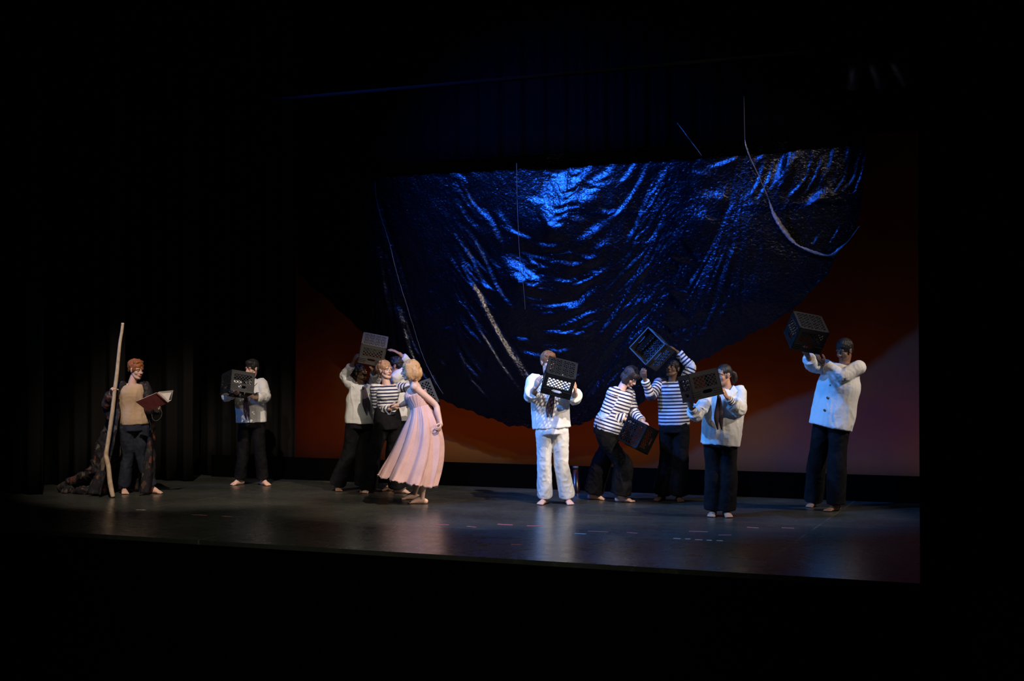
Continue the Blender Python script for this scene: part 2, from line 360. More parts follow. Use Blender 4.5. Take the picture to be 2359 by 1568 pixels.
class Person:
    def __init__(s, foot, h, yaw, neck, pelvis, head, hyaw, hpit, label, sex='m', hroll=0, build=1.0, skin='skin_fair', head_size=1.0, shl=0, shr=0):
        s.base = floor_at(*foot); s.d0 = float((s.base - CAM) @ FWD); s.k = h / 1.75; s.yaw = yaw; s.sex = sex; s.bld = build
        s.F = facing(yaw); s.L = leftof(yaw); s.skin = skin
        s.root = empty('person', s.base, label, 'person')
        s.neck = s.pt(*neck); s.pel = s.pt(*pelvis); s.headc = s.pt(*head)
        s.up = norm(s.neck - s.pel)
        wv = (.172 if sex == 'm' else .152) * s.k * (.5 + .5 * build)
        s.shL = s.neck + s.L * wv - s.up * (.035 - shl) * s.k; s.shR = s.neck - s.L * wv - s.up * (.035 - shr) * s.k
        s.hipL = s.pel + s.L * .088 * s.k - s.up * .05; s.hipR = s.pel - s.L * .088 * s.k - s.up * .05
        t, f = math.radians(hyaw), math.radians(hpit)
        ff = (HF * math.cos(t) + HR * math.sin(t)) * math.cos(f) + HZ * math.sin(f); x = -leftof(hyaw); u = np.cross(x, ff)
        if hroll: a = math.radians(hroll); x, u = x * math.cos(a) + u * math.sin(a), u * math.cos(a) - x * math.sin(a)
        s.HM = np.stack([x, ff, u], 1) * (.97 * head_size * (s.k ** .5)); s.hands = []; s.body = Soup(); s.arm = {}; s.leg = {}
    def pt(s, x, y, off=0): return at(x, y, s.d0 - off)
    def reach(s, par, x, y, L, sg):
        r = norm(at(x, y, 1) - CAM); o = CAM - par; b = r @ o; c = o @ o - L * L; D = b * b - c
        if D <= 0: q = CAM + r * (-b); return par + norm(q - par) * min(L * 1.12, np.linalg.norm(q - par))
        return CAM + r * (-b - sg * math.sqrt(D))
    def h(s, x, y, z): return s.headc + s.HM @ A(x, y, z)
    # ---- torso rings: (t along the spine, half width, half depth, forward shift)
    def rings(s, grow=0, waist=1, top=1.0, bot=-.06, boxy=0, belly=0):
        m = [(-.06, .125, .10), (.05, .165, .115), (.18, .165, .118), (.42, .138, .100), (.62, .150, .112), (.80, .165, .115), (.92, .150, .090), (.985, .085, .070), (1.03, .062, .060)]
        f = [(-.06, .125, .10), (.05, .172, .120), (.18, .168, .122), (.45, .118, .088), (.62, .132, .098), (.78, .145, .112), (.91, .132, .082), (.985, .072, .062), (1.03, .052, .052)]
        R = m if s.sex == 'm' else f; ln = np.linalg.norm(s.neck - s.pel); P_, Q_ = [], []
        for t, a, b in R:
            if t < bot - 1e-6 or t > top + 1e-6: continue
            a = a * s.bld; b = b * (s.bld ** 1.3)
            if boxy and t < .75: a = a + (max(boxy, a) - a) * 1.0; b = b + belly
            c = s.pel + (s.neck - s.pel) * t + s.F * (.012 if .3 < t < .9 else 0)
            if s.sex == 'f' and abs(t - .78) < .05: c = c + s.F * .012
            P_.append(c); Q_.append(((a * s.k + grow), (b * s.k + grow)))
        return P_, Q_
    def torso(s, S, grow=0, **kw):
        P_, Q_ = s.rings(grow, **kw); S.tube(P_, Q_, hint=s.L, seg=24, sub=4, flat=True)
    def set_arm(s, side, elbow, wrist, tip, palm, curl=.5, es=0, ws=0, ts=0):
        sh = s.shL if side == 'L' else s.shR; k = s.k
        el = s.reach(sh, elbow[0], elbow[1], .29 * k, es or -1) if es else s.pt(elbow[0], elbow[1], elbow[2])
        wr = s.reach(el, wrist[0], wrist[1], .25 * k, ws) if ws else s.pt(wrist[0], wrist[1], wrist[2])
        tp = s.reach(wr, tip[0], tip[1], .17 * k, ts) if ts else wr + vec3(tip) * .17
        s.arm[side] = (sh, el, wr)
        sk = k * (.93 if s.sex == 'f' else 1.0)
        s.body.tube([sh, sh + (el - sh) * .4, el, el + (wr - el) * .35, wr + (el - wr) * .12, wr], [.050 * sk, .047 * sk, .039 * sk, .041 * sk, .027 * sk, .025 * sk], sub=3)
        s.hand(side, wr, norm(tp - wr), vec3(palm), curl, sk)
    def hand(s, side, wr, d, pn, curl, k):
        pn = norm(pn - (pn @ d) * d); th = np.cross(d, pn) * (1 if side == 'R' else -1); B = s.body
        def q(x, y, z): return wr + (th * x + d * y - pn * z) * k      # x to the thumb, y along, z to the back of the hand
        B.tube([q(0, -.01, 0), q(.002, .03, 0), q(0, .065, .002), q(0, .092, .002)], [(.024 * k, .018 * k), (.036 * k, .016 * k), (.041 * k, .015 * k), (.040 * k, .012 * k)], hint=th, sub=3)
        for i, (x, ln) in enumerate(((.031, .072), (.011, .080), (-.010, .074), (-.030, .058))):
            p = A(x * 1.0, .088 - abs(i - 1.3) * .004, 0); a = curl * (.35 + .08 * i); pts = [p]; sp_ = (x * .9)
            for sg, fr in enumerate((.46, .30, .24)):
                p = p + A(sp_ * .25, math.cos(a), -math.sin(a)) * ln * fr; pts.append(p); a += curl * (.9 if sg == 0 else .7)
            B.tube([q(*u) for u in pts], [.0092 * k, .0088 * k, .0082 * k, .0072 * k], sub=2, seg=10)
        tb = [A(.020, .022, -.006), A(.046, .050, -.012), A(.056, .080, -.016 - .02 * curl), A(.055 - .01 * curl, .104, -.022 - .03 * curl)]
        B.tube([q(*u) for u in tb], [.015 * k, .0125 * k, .0108 * k, .0088 * k], sub=2, seg=10)
    def set_leg(s, side, knee, ankle, fyaw, tiptoe=0):
        hip = s.hipL if side == 'L' else s.hipR; k = s.k
        an = floor_at(ankle[0], ankle[1]) + HZ * (.075 + tiptoe); fd = facing(fyaw)
        if len(knee) == 2:                       # the point on the line of sight nearest to the middle of the leg, a touch forward
            r = norm(at(knee[0], knee[1], 1) - CAM); mid = (hip + an) / 2; kn = CAM + r * ((mid - CAM) @ r - .02)
        else: kn = s.pt(*knee)
        # keep the shin from overshooting
        s.leg[side] = (hip, kn, an, fd)
        s.body.tube([hip, hip + (kn - hip) * .5, kn, kn + (an - kn) * .3, an + (kn - an) * .15, an - HZ * .01], [.082 * k, .070 * k, .050 * k, .051 * k, .033 * k, .033 * k], sub=3)
        z0 = floor_at(ankle[0], ankle[1]); ln = .135 * k; side_v = np.cross(fd, HZ) * (1 if side == 'R' else -1)   # outwards
        def q(x, y, z): return z0 + fd * x + side_v * y + HZ * z
        B = s.body
        if tiptoe:
            B.tube([an - fd * .03, an + fd * .03 - HZ * tiptoe * .4, q(.10, 0, .022)], [(.030, .034), (.036, .036), (.044, .017)], hint=side_v, sub=4)
        else:
            B.tube([q(-.045, 0, .030), q(.01, 0, .036), q(.07, 0, .030), q(ln - .01, .003, .018)], [(.027, .030), (.031, .036), (.037, .030), (.045, .0175)], hint=side_v, sub=4)
            B.tube([an, q(.06, 0, .048), q(.11, -.002, .024)], [.030, .026, .018], sub=3)
        for i, (y, l, r) in enumerate(((-.030, .040, .0135), (-.008, .040, .0095), (.009, .034, .009), (.024, .027, .0085), (.037, .020, .008))):
            B.tube([q(ln - .012, y, .014), q(ln - .012 + l, y * 1.05, .011)], [r * 1.02, r * .92], sub=1, seg=9)
    def finish_body(s, voxel=.0055, chest=True):
        B = s.body; k = s.k
        s.torso(B, -.006)
        for a, b in ((s.shL, 1), (s.shR, -1)):
            B.tube([s.neck - s.up * .05, a], [.052 * k, .050 * k], sub=2)
        if s.sex == 'f':
            for b in (1, -1): B.ball(s.pel + (s.neck - s.pel) * .72 + s.F * .070 * k + s.L * b * .062 * k, .052 * k)
        for a in (s.hipL, s.hipR): B.ball(a, .09 * k)
        H = s.HM; hn = s.h
        hs = np.linalg.norm(H[:, 0])
        B.tube([s.neck - s.up * .04, s.neck + s.up * .015, hn(0, -.022, -.055), hn(0, -.012, -.01)], [(.066 * k, .06 * k), .053 * k, .052 * k, .05 * k], hint=s.L, sub=3)
        B.ball(hn(0, -.012, .030), (.075, .094, .089), H)
        B.ball(hn(0, .022, -.034), (.058, .064, .078), H)
        B.tube([hn(-.050, .0, -.050), hn(-.036, .040, -.086), hn(0, .062, -.098), hn(.036, .040, -.086), hn(.050, .0, -.050)], [.014 * hs, .018 * hs, .019 * hs, .018 * hs, .014 * hs], sub=3)
        for b in (-1, 1):
            B.ball(hn(b * .040, .052, -.030), (.022, .022, .026), H)
            B.ball(hn(b * .028, .074, .022), (.026, .012, .009), H)
            B.ball(hn(b * .012, .094, -.032), (.0085, .011, .008), H)
            B.ball(hn(b * .078, -.004, -.006), (.008, .019, .031), H)
            B.ball(hn(b * .081, -.012, .010), (.009, .014, .016), H)
        B.tube([hn(0, .080, .016), hn(0, .094, -.010), hn(0, .104, -.028)], [.0075 * hs, .009 * hs, .0125 * hs], sub=3)
        B.ball(hn(0, .080, -.060), (.026, .014, .016), H)
        m2, V, N = fuse(B, voxel, 2, .6)
        s.bodyo = finish(m2, V, 'body', M[s.skin], s.root, s.base)
        # face details
        for b in (-1, 1):
            E = Soup(); E.ball(hn(b * .030, .0715, -.001), (.0125, .008, .0060), H, 12, 8); eo = E.out('eye', M['eye'], s.root, s.base)
            I = Soup(); I.ball(hn(b * .030, .0775, -.001), (.0062, .004, .0062), H, 10, 6); I.out('iris', M['iris'], eo, s.base)
            W = Soup(); W.tube([hn(b * .014, .088, .019), hn(b * .030, .086, .0255), hn(b * .047, .073, .020)], [.0030 * hs, .0036 * hs, .0020 * hs], sub=3, seg=8); W.out('eyebrow', M[s.hairm], s.root, s.base)
            W = Soup(); W.tube([hn(b * .018, .080, .0045), hn(b * .030, .0815, .0075), hn(b * .043, .073, .0035)], [.0020 * hs] * 3, sub=3, seg=6); W.out('eyelid', M[s.skin], s.root, s.base)
        for z, r, nm in ((-.0545, .0050, 'upper_lip'), (-.063, .0058, 'lower_lip')):
            Lp = Soup(); Lp.tube([hn(-.021, .082, -.058), hn(-.008, .0925, z), hn(0, .094, z - .0005), hn(.008, .0925, z), hn(.021, .082, -.058)], [.0022 * hs, r * hs, r * hs * .9, r * hs, .0022 * hs], sub=3, seg=8)
            Lp.out(nm, M[s.skin + '_lip'], s.root, s.base)
    def hair(s, m, parts, amp=.006, sc=40, st=(1, 1, .25), cap=(0, -.019, .046, .089, .102, .092), voxel=.006):
        """parts: list of ('b', x,y,z, rx,ry,rz) or ('t', [(x,y,z)..], [r..]) in head space"""
        s.hairm = m; S = Soup(); hs = np.linalg.norm(s.HM[:, 0])
        if cap: S.ball(s.h(*cap[:3]), cap[3:], s.HM, 18, 12)
        for p in parts:
            if p[0] == 'b': S.ball(s.h(*p[1:4]), p[4:7], s.HM)
            else: S.tube([s.h(*u) for u in p[1]], [(r if np.isscalar(r) else A(*r)) * hs if np.isscalar(r) else (r[0] * hs, r[1] * hs) for r in p[2]], hint=s.HM[:, 0] / hs, sub=4)
        m2, V, N = fuse(S, voxel, 1, .7)
        loc = (V - s.headc) @ (s.HM / hs ** 2)
        n = vnoise(loc * np.array(st) * sc) + .5 * vnoise(loc * np.array(st) * sc * 2.1 + 9)
        finish(m2, V + N * (n * amp)[:, None], 'hair', M[m], s.root, s.base)
    # ---- clothing
    def shirt(s, m, hem_t=.0, hem_w=.17, belly=.01, cuff=.8, sr=(.070, .062, .050), loose=.018, name='shirt', attr=False, wr=.0055, sleeves=True, top=.985, seed=1, hem_drop=0, slv=None):
        S = Soup(); k = s.k
        P_, Q_ = s.rings(loose, top=top, bot=max(.04, hem_t + .03), boxy=hem_w / 1.0, belly=belly)
        P_ = [s.pel + (s.neck - s.pel) * hem_t - HZ * hem_drop] + P_; Q_ = [((hem_w * k + loose), (.115 * s.bld * k + belly + loose))] + Q_
        S.tube(P_, Q_, hint=s.L, seg=28, sub=4, flat=True)
        arms = s.arm if sleeves else {}
        if s.sex == 'f':
            for b_ in (1, -1): S.ball(s.pel + (s.neck - s.pel) * .70 + s.F * .078 * k + s.L * b_ * .062 * k, .066 * k)
        for sd, (sh, el, wr_) in arms.items():
            end = el + (wr_ - el) * cuff; r0, r1, r2 = [x * k for x in sr]
            S.tube([s.neck - s.up * .06 + (sh - s.neck) * .5, sh, sh + (el - sh) * .45, el, el + (end - el) * .5, end], [.062 * k, r0, (r0 + r1) / 2 + .004, r1, (r1 + r2) / 2, r2], sub=4, seg=18, flat=True)
            S.tube([end - norm(end - el) * .045 * k, end], [r2 + .007, r2 + .008], sub=1, flat=True, seg=18)
        m2, V, N = fuse(S, .009, 3, .8)
        # stripes run round the spine and round each arm
        dt = (V - s.pel) @ s.up; c = s.pel + dt[:, None] * s.up; dist_t = np.linalg.norm(V - c, axis=1) / (.17 * k); val = dt + .4
        best = dist_t.copy(); cr = np.zeros(len(V))
        for sd, (sh, el, wr_) in s.arm.items():
            acc = 0
            for a, b, r in ((sh, el, .066), (el, wr_, .055)):
                ab = b - a; ln = np.linalg.norm(ab); t = np.clip((V - a) @ ab / ln ** 2, 0 if acc else -.1, 1)
                d = np.linalg.norm(V - (a + t[:, None] * ab), axis=1) / (r * k * 1.25)
                d = np.where((acc == 0) & (t < .12), 9, d)
                mk = d < best; best[mk] = d[mk]; val[mk] = (acc + t * ln)[mk] + .4
                ne = np.linalg.norm(V - el, axis=1); cr = np.maximum(cr, np.exp(-(ne / (.10)) ** 2)); acc += ln
        V = wrinkle(V, N, wr, 8, (1, 1, .5), seed, False); V = wrinkle(V, N, wr * .8, 15, (1, 1, .35), seed + 2); V = wrinkle(V, N, wr * 1.2 * (.15 + cr), 24, (1, 1, 1), seed + 6)
        finish(m2, V, name, M[m], s.root, s.base, attr=val if attr else None)
    def trousers(s, m, knee=.085, hem=.10, waist_t=.12, ankle_frac=.93, seat=0, wr=.005, seed=3, name='trousers', grow=.014, hem2=None, tuck=False):
        S = Soup(); k = s.k
        P_, Q_ = s.rings(grow, top=.45, bot=-.06)
        ts = [-.06, .05, .18]; c = [s.pel + (s.neck - s.pel) * t for t in ts + [waist_t]]
        Q = [(.15 * k * s.bld + grow, .125 * k * s.bld + grow), (.170 * k * s.bld + grow, .125 * k * s.bld + grow)]
        S.tube([c[0] - s.up * .05, c[1], s.pel + (s.neck - s.pel) * waist_t], [Q[0], Q[1], ((.150 if waist_t > .3 else .162 if tuck else .140) * k * s.bld + grow * tuck, (.112 if tuck else .098) * k * s.bld + grow * tuck)], hint=s.L, seg=24, sub=5, flat=True)
        for sd, (hip, kn, an, fd) in s.leg.items():
            e = kn + (an - kn) * ankle_frac; hm = hem if hem2 is None else hem2[0 if sd == 'L' else 1]
            S.tube([hip + s.up * .03, hip + (kn - hip) * .25, hip + (kn - hip) * .6, kn, kn + (e - kn) * .5, e], [(.098 * k * s.bld, .112 * k * s.bld), (.098 * k * s.bld, .103 * k * s.bld), (.090 * k * s.bld, .092 * k), knee * k, (knee + hm) / 2 * k, hm * k], hint=s.L, sub=4, seg=22, flat=True)
        m2, V, N = fuse(S, .010, 3, .8)
        V = wrinkle(V, N, wr, 10, (1, 1, .22), seed); V = wrinkle(V, N, wr * .5, 22, (1, 1, .8), seed + 4)
        finish(m2, V, name, M[m], s.root, s.base)
    def tie(s, pts, wd, m='tie_cloth', off=0):
        """a knot and two hanging ends following photo points down the chest"""
        for q, dx in enumerate((-.5, .5)):
            C = [s.pt(x + dx * w_ * (.30 + .40 * i_ / (len(pts) - 1)), y, o_) for i_, ((x, y, o_), w_) in enumerate(zip(pts, wd))]; S = Soup(); k = FPX / s.d0
            S.tube(C, [(w_ / k * (.34 if i_ < len(wd) - 1 else .10), .006) for i_, w_ in enumerate(wd)], hint=HR, seg=12, sub=4, flat=True, fold=lambda t, th, q=q: 1 + .12 * np.sin(3 * th + q + 5 * t))
            S.out('neckerchief', M[m], s.root, s.base)
        S = Soup(); S.ball(C[0] + HF * .01 - HR * wd[0] / 2 / k * .5, (.018, .016, .020)); S.out('knot', M[m], s.root, s.base)
    def collar(s, m='white_cotton', wd=.17, drop=.13):
        """square sailor collar over the back and two lapels"""
        S = Soup(); n = s.neck - s.up * .015; k = s.k
        def strip(path, hw, side):
            V = []; 
            for p in path: V += [p[0], p[1]]
            f = [(2 * i, 2 * i + 1, 2 * i + 3, 2 * i + 2) for i in range(len(path) - 1)]; S.add(V, f)
        for b in (1, -1):
            X = s.L * b
            strip([(n - s.F * .10 * k + s.up * .04, n - s.F * .155 * k - s.up * drop), (n - s.F * .085 * k + X * .05 * k + s.up * .045, n - s.F * .155 * k + X * .14 * k - s.up * drop),
                   (n + X * .075 * k + s.up * .045, n + X * wd * k + s.up * .030), (n + s.F * .085 * k + X * .05 * k + s.up * .01, n + s.F * .125 * k + X * .13 * k - s.up * .04),
                   (n + s.F * .155 * k + X * .006 - s.up * .13, n + s.F * .158 * k + X * .03 - s.up * .15)], 0, b)
        o = S.out('collar', M[m], s.root, s.base); md = o.modifiers.new('t', 'SOLIDIFY'); md.thickness = .008
        o.modifiers.new('s', 'SUBSURF').levels = 1

# ================================================================== the stage
STAGE_Y = 10.13
def boxobj(name, lo, hi, m, kind='structure', parent=None):
    lo, hi = A(*lo), A(*hi); S = Soup(); S.box((lo + hi) / 2, A((hi[0] - lo[0]) / 2, 0, 0), A(0, (hi[1] - lo[1]) / 2, 0), A(0, 0, (hi[2] - lo[2]) / 2))
    o = S.out(name, m, parent, None, False)
    if kind: o['kind'] = kind
    return o
boxobj('floor', (-21, STAGE_Y, -1.1), (6, 20, 0), M['floor'])
boxobj('floor_house', (-21, -6, -1.3), (6, STAGE_Y - .003, -1.1), M['black_paint'])
boxobj('trim_1', (-21, STAGE_Y - .05, -1.1), (-.6, STAGE_Y - .002, -.04), M['black_paint'])
boxobj('wall_back', (-21, 18.6, 0), (6, 18.8, 9), M['black_paint'])
boxobj('wall_right', (-.925, STAGE_Y, 0), (2.6, STAGE_Y + .35, 9), M['black_paint'])

def sheet(name, fx, nu, nv, m, thick=0, parent=None):
    U, W = np.meshgrid(np.linspace(0, 1, nu), np.linspace(0, 1, nv)); V = fx(U.ravel(), W.ravel())
    i = np.arange(nu * nv).reshape(nv, nu); F = np.stack([i[:-1, :-1], i[:-1, 1:], i[1:, 1:], i[1:, :-1]], -1).reshape(-1, 4)
    return link_mesh(name, V, F.tolist(), m, parent, None, True, thick)

# backcloth
def f_cyc(u, w_):
    x = -12.5 + 13.5 * u; z = 7.2 * w_
    return np.stack([x, 17.9 + .012 * np.sin(x * 2.3 + z), z], 1)
tag(sheet('backcloth', f_cyc, 60, 20, M['cyc'], .01), 'wide red-lit backcloth hanging behind the swagged black drape', 'backdrop')
# low black ground row hiding the strip lights
g = boxobj('ground_row', (-11.2, 15.95, 0), (-.2, 15.99, .31), M['black_velvet'], None)
tag(g, 'long low black masking strip standing along the foot of the red backcloth', 'masking')

# black masking curtains
def curtain(x0, x1, Y, z0, z1, label, group, pitch=.27, amp=.06, name='leg_curtain', seed=0, m='leg_velvet'):
    n = int(abs(x1 - x0) / pitch * 12) + 2
    def f(u, w_):
        x = x0 + (x1 - x0) * u; ph = x / pitch * 2 * math.pi + 1.1 * np.sin(x * 2.1 + seed)
        y = Y + amp * np.sin(ph) * (.75 + .25 * np.sin(x * 3.3 + seed)) + .012 * np.sin(ph * 2 + w_ * 2)
        return np.stack([x, y, z0 + (z1 - z0) * w_], 1)
    return tag(sheet(name, f, n, 14, M[m], .012), label, 'curtain', group)
curtain(-15.5, -11.56, 12.90, .02, 8, 'black folded side curtain nearest the front at the far left of the stage', 'black side curtains on the left', seed=1)
curtain(-14.5, -11.25, 14.05, .02, 8, 'black folded side curtain hanging just behind the woman with the tall staff', 'black side curtains on the left', seed=2)
curtain(-14.2, -10.98, 15.17, .02, 8, 'black folded side curtain just left of the lone crate holder by the left wing', 'black side curtains on the left', seed=3)
curtain(-14.0, -9.93, 16.12, .02, 8, 'rearmost black side curtain framing the left edge of the red backcloth', 'black side curtains on the left', seed=4)
curtain(-14.0, 1.5, 16.42, 4.40, 8.6, 'wide black overhead border cutting off the top of the shiny drape', 'black overhead border', pitch=.3, amp=.02, name='border_curtain', seed=5, m='black_velvet')

# ---- the crinkled black plastic drape -------------------------------------
DY = 16.95; TILT = -.16       # the sheet leans: its top hangs nearer the audience than its foot
def atD(x, y):
    r = at(x, y, 1) - CAM; t = (DY + TILT * (1.6 - 2.6)) / (r[1] - TILT * r[2]); return CAM + r * t
HEM = [(683, 560), (688, 630), (715, 655), (758, 690), (800, 730), (834, 760), (880, 812), (930, 865), (975, 898), (1031, 926), (1095, 950), (1178, 980), (1222, 984), (1275, 986), (1324, 981), (1368, 966), (1420, 950), (1470, 936), (1530, 893), (1604, 838), (1650, 812), (1693, 790), (1750, 760), (1801, 732), (1858, 685), (1885, 655), (1909, 630), (1928, 590), (1950, 560), (1972, 528), (1988, 450), (1995, 345)]
hemW = np.array([atD(x, y) for x, y in HEM])
BS = []   # strokes: points (photo), width, strength; positive faces the blue light, negative the warm light
def bs(w_, i, *p): BS.append((np.array(p, float), w_, i))
bs(3, .8, (872, 463), (877, 492), (887, 542)); bs(3, .8, (873, 542), (878, 592), (887, 651), (903, 730)); bs(2, .6, (883, 563), (894, 621), (899, 636))
bs(7, .9, (921, 698), (927, 727), (934, 748)); bs(4, .9, (930, 740), (940, 772), (950, 806), (970, 850), (996, 884)); bs(3, .8, (935, 736), (952, 785), (975, 830))
bs(3, .9, (995, 858), (1004, 873), (1012, 892)); bs(4, .7, (743, 656), (752, 661), (760, 667)); bs(12, .25, (720, 430), (740, 480), (755, 560)); bs(14, .2, (800, 440), (820, 470), (812, 520))
bs(3, .4, (706, 470), (710, 500), (714, 530)); bs(3, .35, (857, 560), (862, 620), (858, 690))
bs(4, .7, (1044, 393), (1062, 407), (1073, 422)); bs(4, .4, (1091, 393), (1098, 410)); bs(5, .8, (1111, 481), (1129, 507), (1144, 539), (1155, 560)); bs(7, .55, (1141, 478), (1158, 504), (1176, 528))
bs(4, .8, (1047, 539), (1070, 572), (1091, 604), (1112, 651), (1138, 668)); bs(3.5, .9, (1068, 522), (1100, 566), (1120, 604), (1141, 651), (1164, 686), (1179, 704)); bs(7, .7, (1103, 627), (1117, 657), (1130, 662))
bs(4, .4, (1020, 480), (1028, 500)); bs(3, .5, (1040, 590), (1055, 625)); bs(3, .5, (985, 735), (1005, 712), (1030, 700)); bs(3, .5, (1000, 745), (1020, 725)); bs(4, .5, (1050, 745), (1065, 770), (1080, 795))
bs(3, .5, (1060, 735), (1090, 760)); bs(3, .5, (1020, 760), (1045, 750))
bs(13, .8, (1177, 597), (1205, 622), (1236, 646)); bs(12, .8, (1188, 622), (1212, 655)); bs(9, .6, (1205, 582), (1240, 612))
bs(15, 1., (1278, 375), (1268, 428), (1265, 472), (1276, 512), (1290, 530)); bs(17, .85, (1290, 382), (1300, 412), (1290, 452)); bs(12, .7, (1314, 372), (1297, 416)); bs(8, .65, (1355, 370), (1338, 405), (1306, 430))
bs(9, .6, (1408, 372), (1390, 400), (1355, 420)); bs(8, .45, (1297, 480), (1325, 500), (1350, 508)); bs(13, .4, (1300, 447), (1350, 456), (1365, 444)); bs(7, .85, (1461, 367), (1443, 399), (1429, 419))
bs(4.5, .75, (1490, 367), (1470, 416), (1449, 451), (1423, 487), (1399, 507)); bs(5, .8, (1502, 408), (1479, 472), (1461, 522), (1443, 557)); bs(2.5, .7, (1517, 393), (1496, 457), (1476, 516), (1452, 580), (1429, 622))
bs(2.5, .65, (1522, 443), (1499, 504), (1476, 563), (1458, 606)); bs(4, .9, (1525, 504), (1496, 575), (1467, 628), (1435, 692), (1408, 733), (1373, 786)); bs(3, .7, (1514, 613), (1493, 657), (1458, 707), (1420, 770), (1395, 802))
bs(2, .6, (1517, 528), (1487, 595), (1458, 651), (1423, 710)); bs(8, .8, (1502, 677), (1479, 701)); bs(4, .8, (1523, 692), (1473, 745), (1443, 792), (1405, 850)); bs(9, .8, (1364, 663), (1338, 695), (1308, 713))
bs(12, .5, (1385, 513), (1341, 551)); bs(12, .5, (1392, 548), (1373, 575)); bs(8, .6, (1373, 713), (1338, 730), (1282, 757)); bs(6, .5, (1247, 721), (1282, 718)); bs(5, .6, (1185, 777), (1220, 782))
bs(5, .85, (1440, 802), (1400, 860), (1362, 918)); bs(3, .7, (1420, 832), (1380, 880), (1330, 952)); bs(4, .5, (1455, 830), (1420, 880)); bs(5, .5, (1380, 792), (1345, 850)); bs(4, .5, (1350, 940), (1400, 900))
bs(9, .65, (1590, 451), (1608, 492), (1631, 507)); bs(10, .5, (1614, 437), (1648, 453)); bs(4, .6, (1587, 387), (1625, 402)); bs(3, .7, (1555, 522), (1570, 545)); bs(5, .8, (1567, 604), (1584, 628)); bs(2.5, .8, (1596, 578), (1614, 600)); bs(2.5, .6, (1543, 663), (1590, 672))
bs(3, .7, (1560, 745), (1572, 768)); bs(6, .7, (1633, 382), (1673, 370), (1706, 354)); bs(10, .6, (1641, 439), (1665, 458)); bs(8, .7, (1602, 470), (1625, 500))
bs(3, .65, (1702, 354), (1682, 460), (1653, 558), (1624, 648), (1604, 700), (1575, 770)); bs(4, .75, (1698, 452), (1688, 570), (1661, 643), (1650, 700), (1610, 780)); bs(2, .5, (1722, 407), (1724, 488), (1718, 590)); bs(5, .8, (1689, 555), (1684, 590)); bs(5, .5, (1600, 745), (1585, 800))
bs(3, .6, (1672, 480), (1640, 590), (1600, 690)); bs(4, .4, (1700, 620), (1672, 700), (1640, 760)); bs(20, .22, (1740, 620), (1730, 700))
bs(13, .9, (1814, 342), (1797, 411)); bs(6, .7, (1763, 346), (1739, 370)); bs(4, .5, (1834, 342), (1820, 378)); bs(4, .65, (1849, 386), (1841, 427), (1816, 452)); bs(5, .65, (1918, 337), (1908, 395)); bs(4, .6, (1955, 337), (1947, 378)); bs(3, .6, (1990, 366), (1986, 395), (1967, 448))
bs(11, .7, (1894, 440), (1861, 468)); bs(4, .5, (1886, 541), (1873, 562)); bs(2, .5, (1935, 520), (1910, 562))
bs(24, .9, (1288, 385), (1279, 490))
for y in range(378, 530, 17): bs(6, .95, (1252 + (y - 378) * .08, y), (1290, y + 7), (1338 - (y - 378) * .28, y - 5))
for x_, y_, l_ in ((1190, 600, 40), (1196, 616, 46), (1204, 634, 44), (1214, 650, 30), (1300, 700, 50), (1330, 430, 50), (1345, 415, 60), (1290, 600, 60), (1330, 585, 50), (1280, 640, 50), (1300, 760, 60), (1260, 800, 60), (1380, 480, 40), (1240, 560, 30), (1290, 860, 50), (1350, 620, 40)): bs(5, .55, (x_, y_), (x_ + l_ / 2, y_ + 9), (x_ + l_, y_ + 1))
for q, y in enumerate(range(430, 800, 19)):
    j = (q * 37 % 11) - 5
    bs(2.2, .45, (1534 - q * .2, y), (1520 - q * .2, y + 22 + j), (1500, y + 52)); bs(2.0, .4, (1542, y + 6), (1560, y + 30 + j))
    if y > 560: bs(2.0, .35, (1036, y), (1020, y + 20), (1000, y + 38 + j)); bs(2.0, .35, (1044, y), (1062, y + 30 + j))
bs(6, -1., (1090, 645), (1095, 656), (1115, 695), (1133, 732), (1155, 772), (1178, 809), (1200, 845), (1220, 884)); bs(4, -.8, (1180, 800), (1205, 842), (1226, 876))
bs(2.5, -.9, (1085, 722), (1133, 796), (1160, 840), (1203, 898)); bs(3, -1, (1561, 542), (1581, 572), (1605, 601)); bs(4, -1, (1546, 598), (1559, 608)); bs(4.5, -1, (1543, 677), (1561, 707), (1576, 718)); bs(3, -1, (1531, 751), (1555, 771))
bs(3, -.6, (1555, 378), (1572, 405), (1590, 428)); bs(9, -.45, (1564, 622), (1599, 651)); bs(14, -.25, (1780, 560), (1810, 600)); bs(3, -.7, (1021, 830), (1028, 842))
rg = np.random.RandomState(11)
def fam(y0, y1, st, x0, sx, sy, cv, lo, hi, i0, i1, w0=2.2):
    for y in np.arange(y0, y1, st):
        L_ = lo + (hi - lo) * rg.rand(); a = rg.rand() * .3; x = x0 + rg.randn() * 3 + sx * L_ * a; yy = y + L_ * a * sy
        bs(w0 + rg.rand() * 1.4, i0 + (i1 - i0) * rg.rand(), (x, yy), (x + sx * L_ * .5 * .85, yy + sy * L_ * .5), (x + sx * L_ * (1 + cv), yy + sy * L_ * (1 - cv * .3)))
fam(380, 800, 11, 1528, -.50, .88, .15, 70, 210, .35, .8); fam(400, 800, 14, 1048, .52, .86, .12, 50, 150, .3, .7); fam(560, 800, 13, 1032, -.55, .8, .1, 30, 80, .25, .5, 1.8)
fam(400, 780, 13, 1546, .5, .85, .1, 30, 75, .3, .65, 1.8)
for xe in range(1560, 1790, 19): bs(2 + rg.rand() * 1.5, .3 + .4 * rg.rand(), (1712, 365 + 40 * rg.rand()), (1712 * .5 + xe * .5 + 8, 560), (xe, 690 + 50 * rg.rand()))
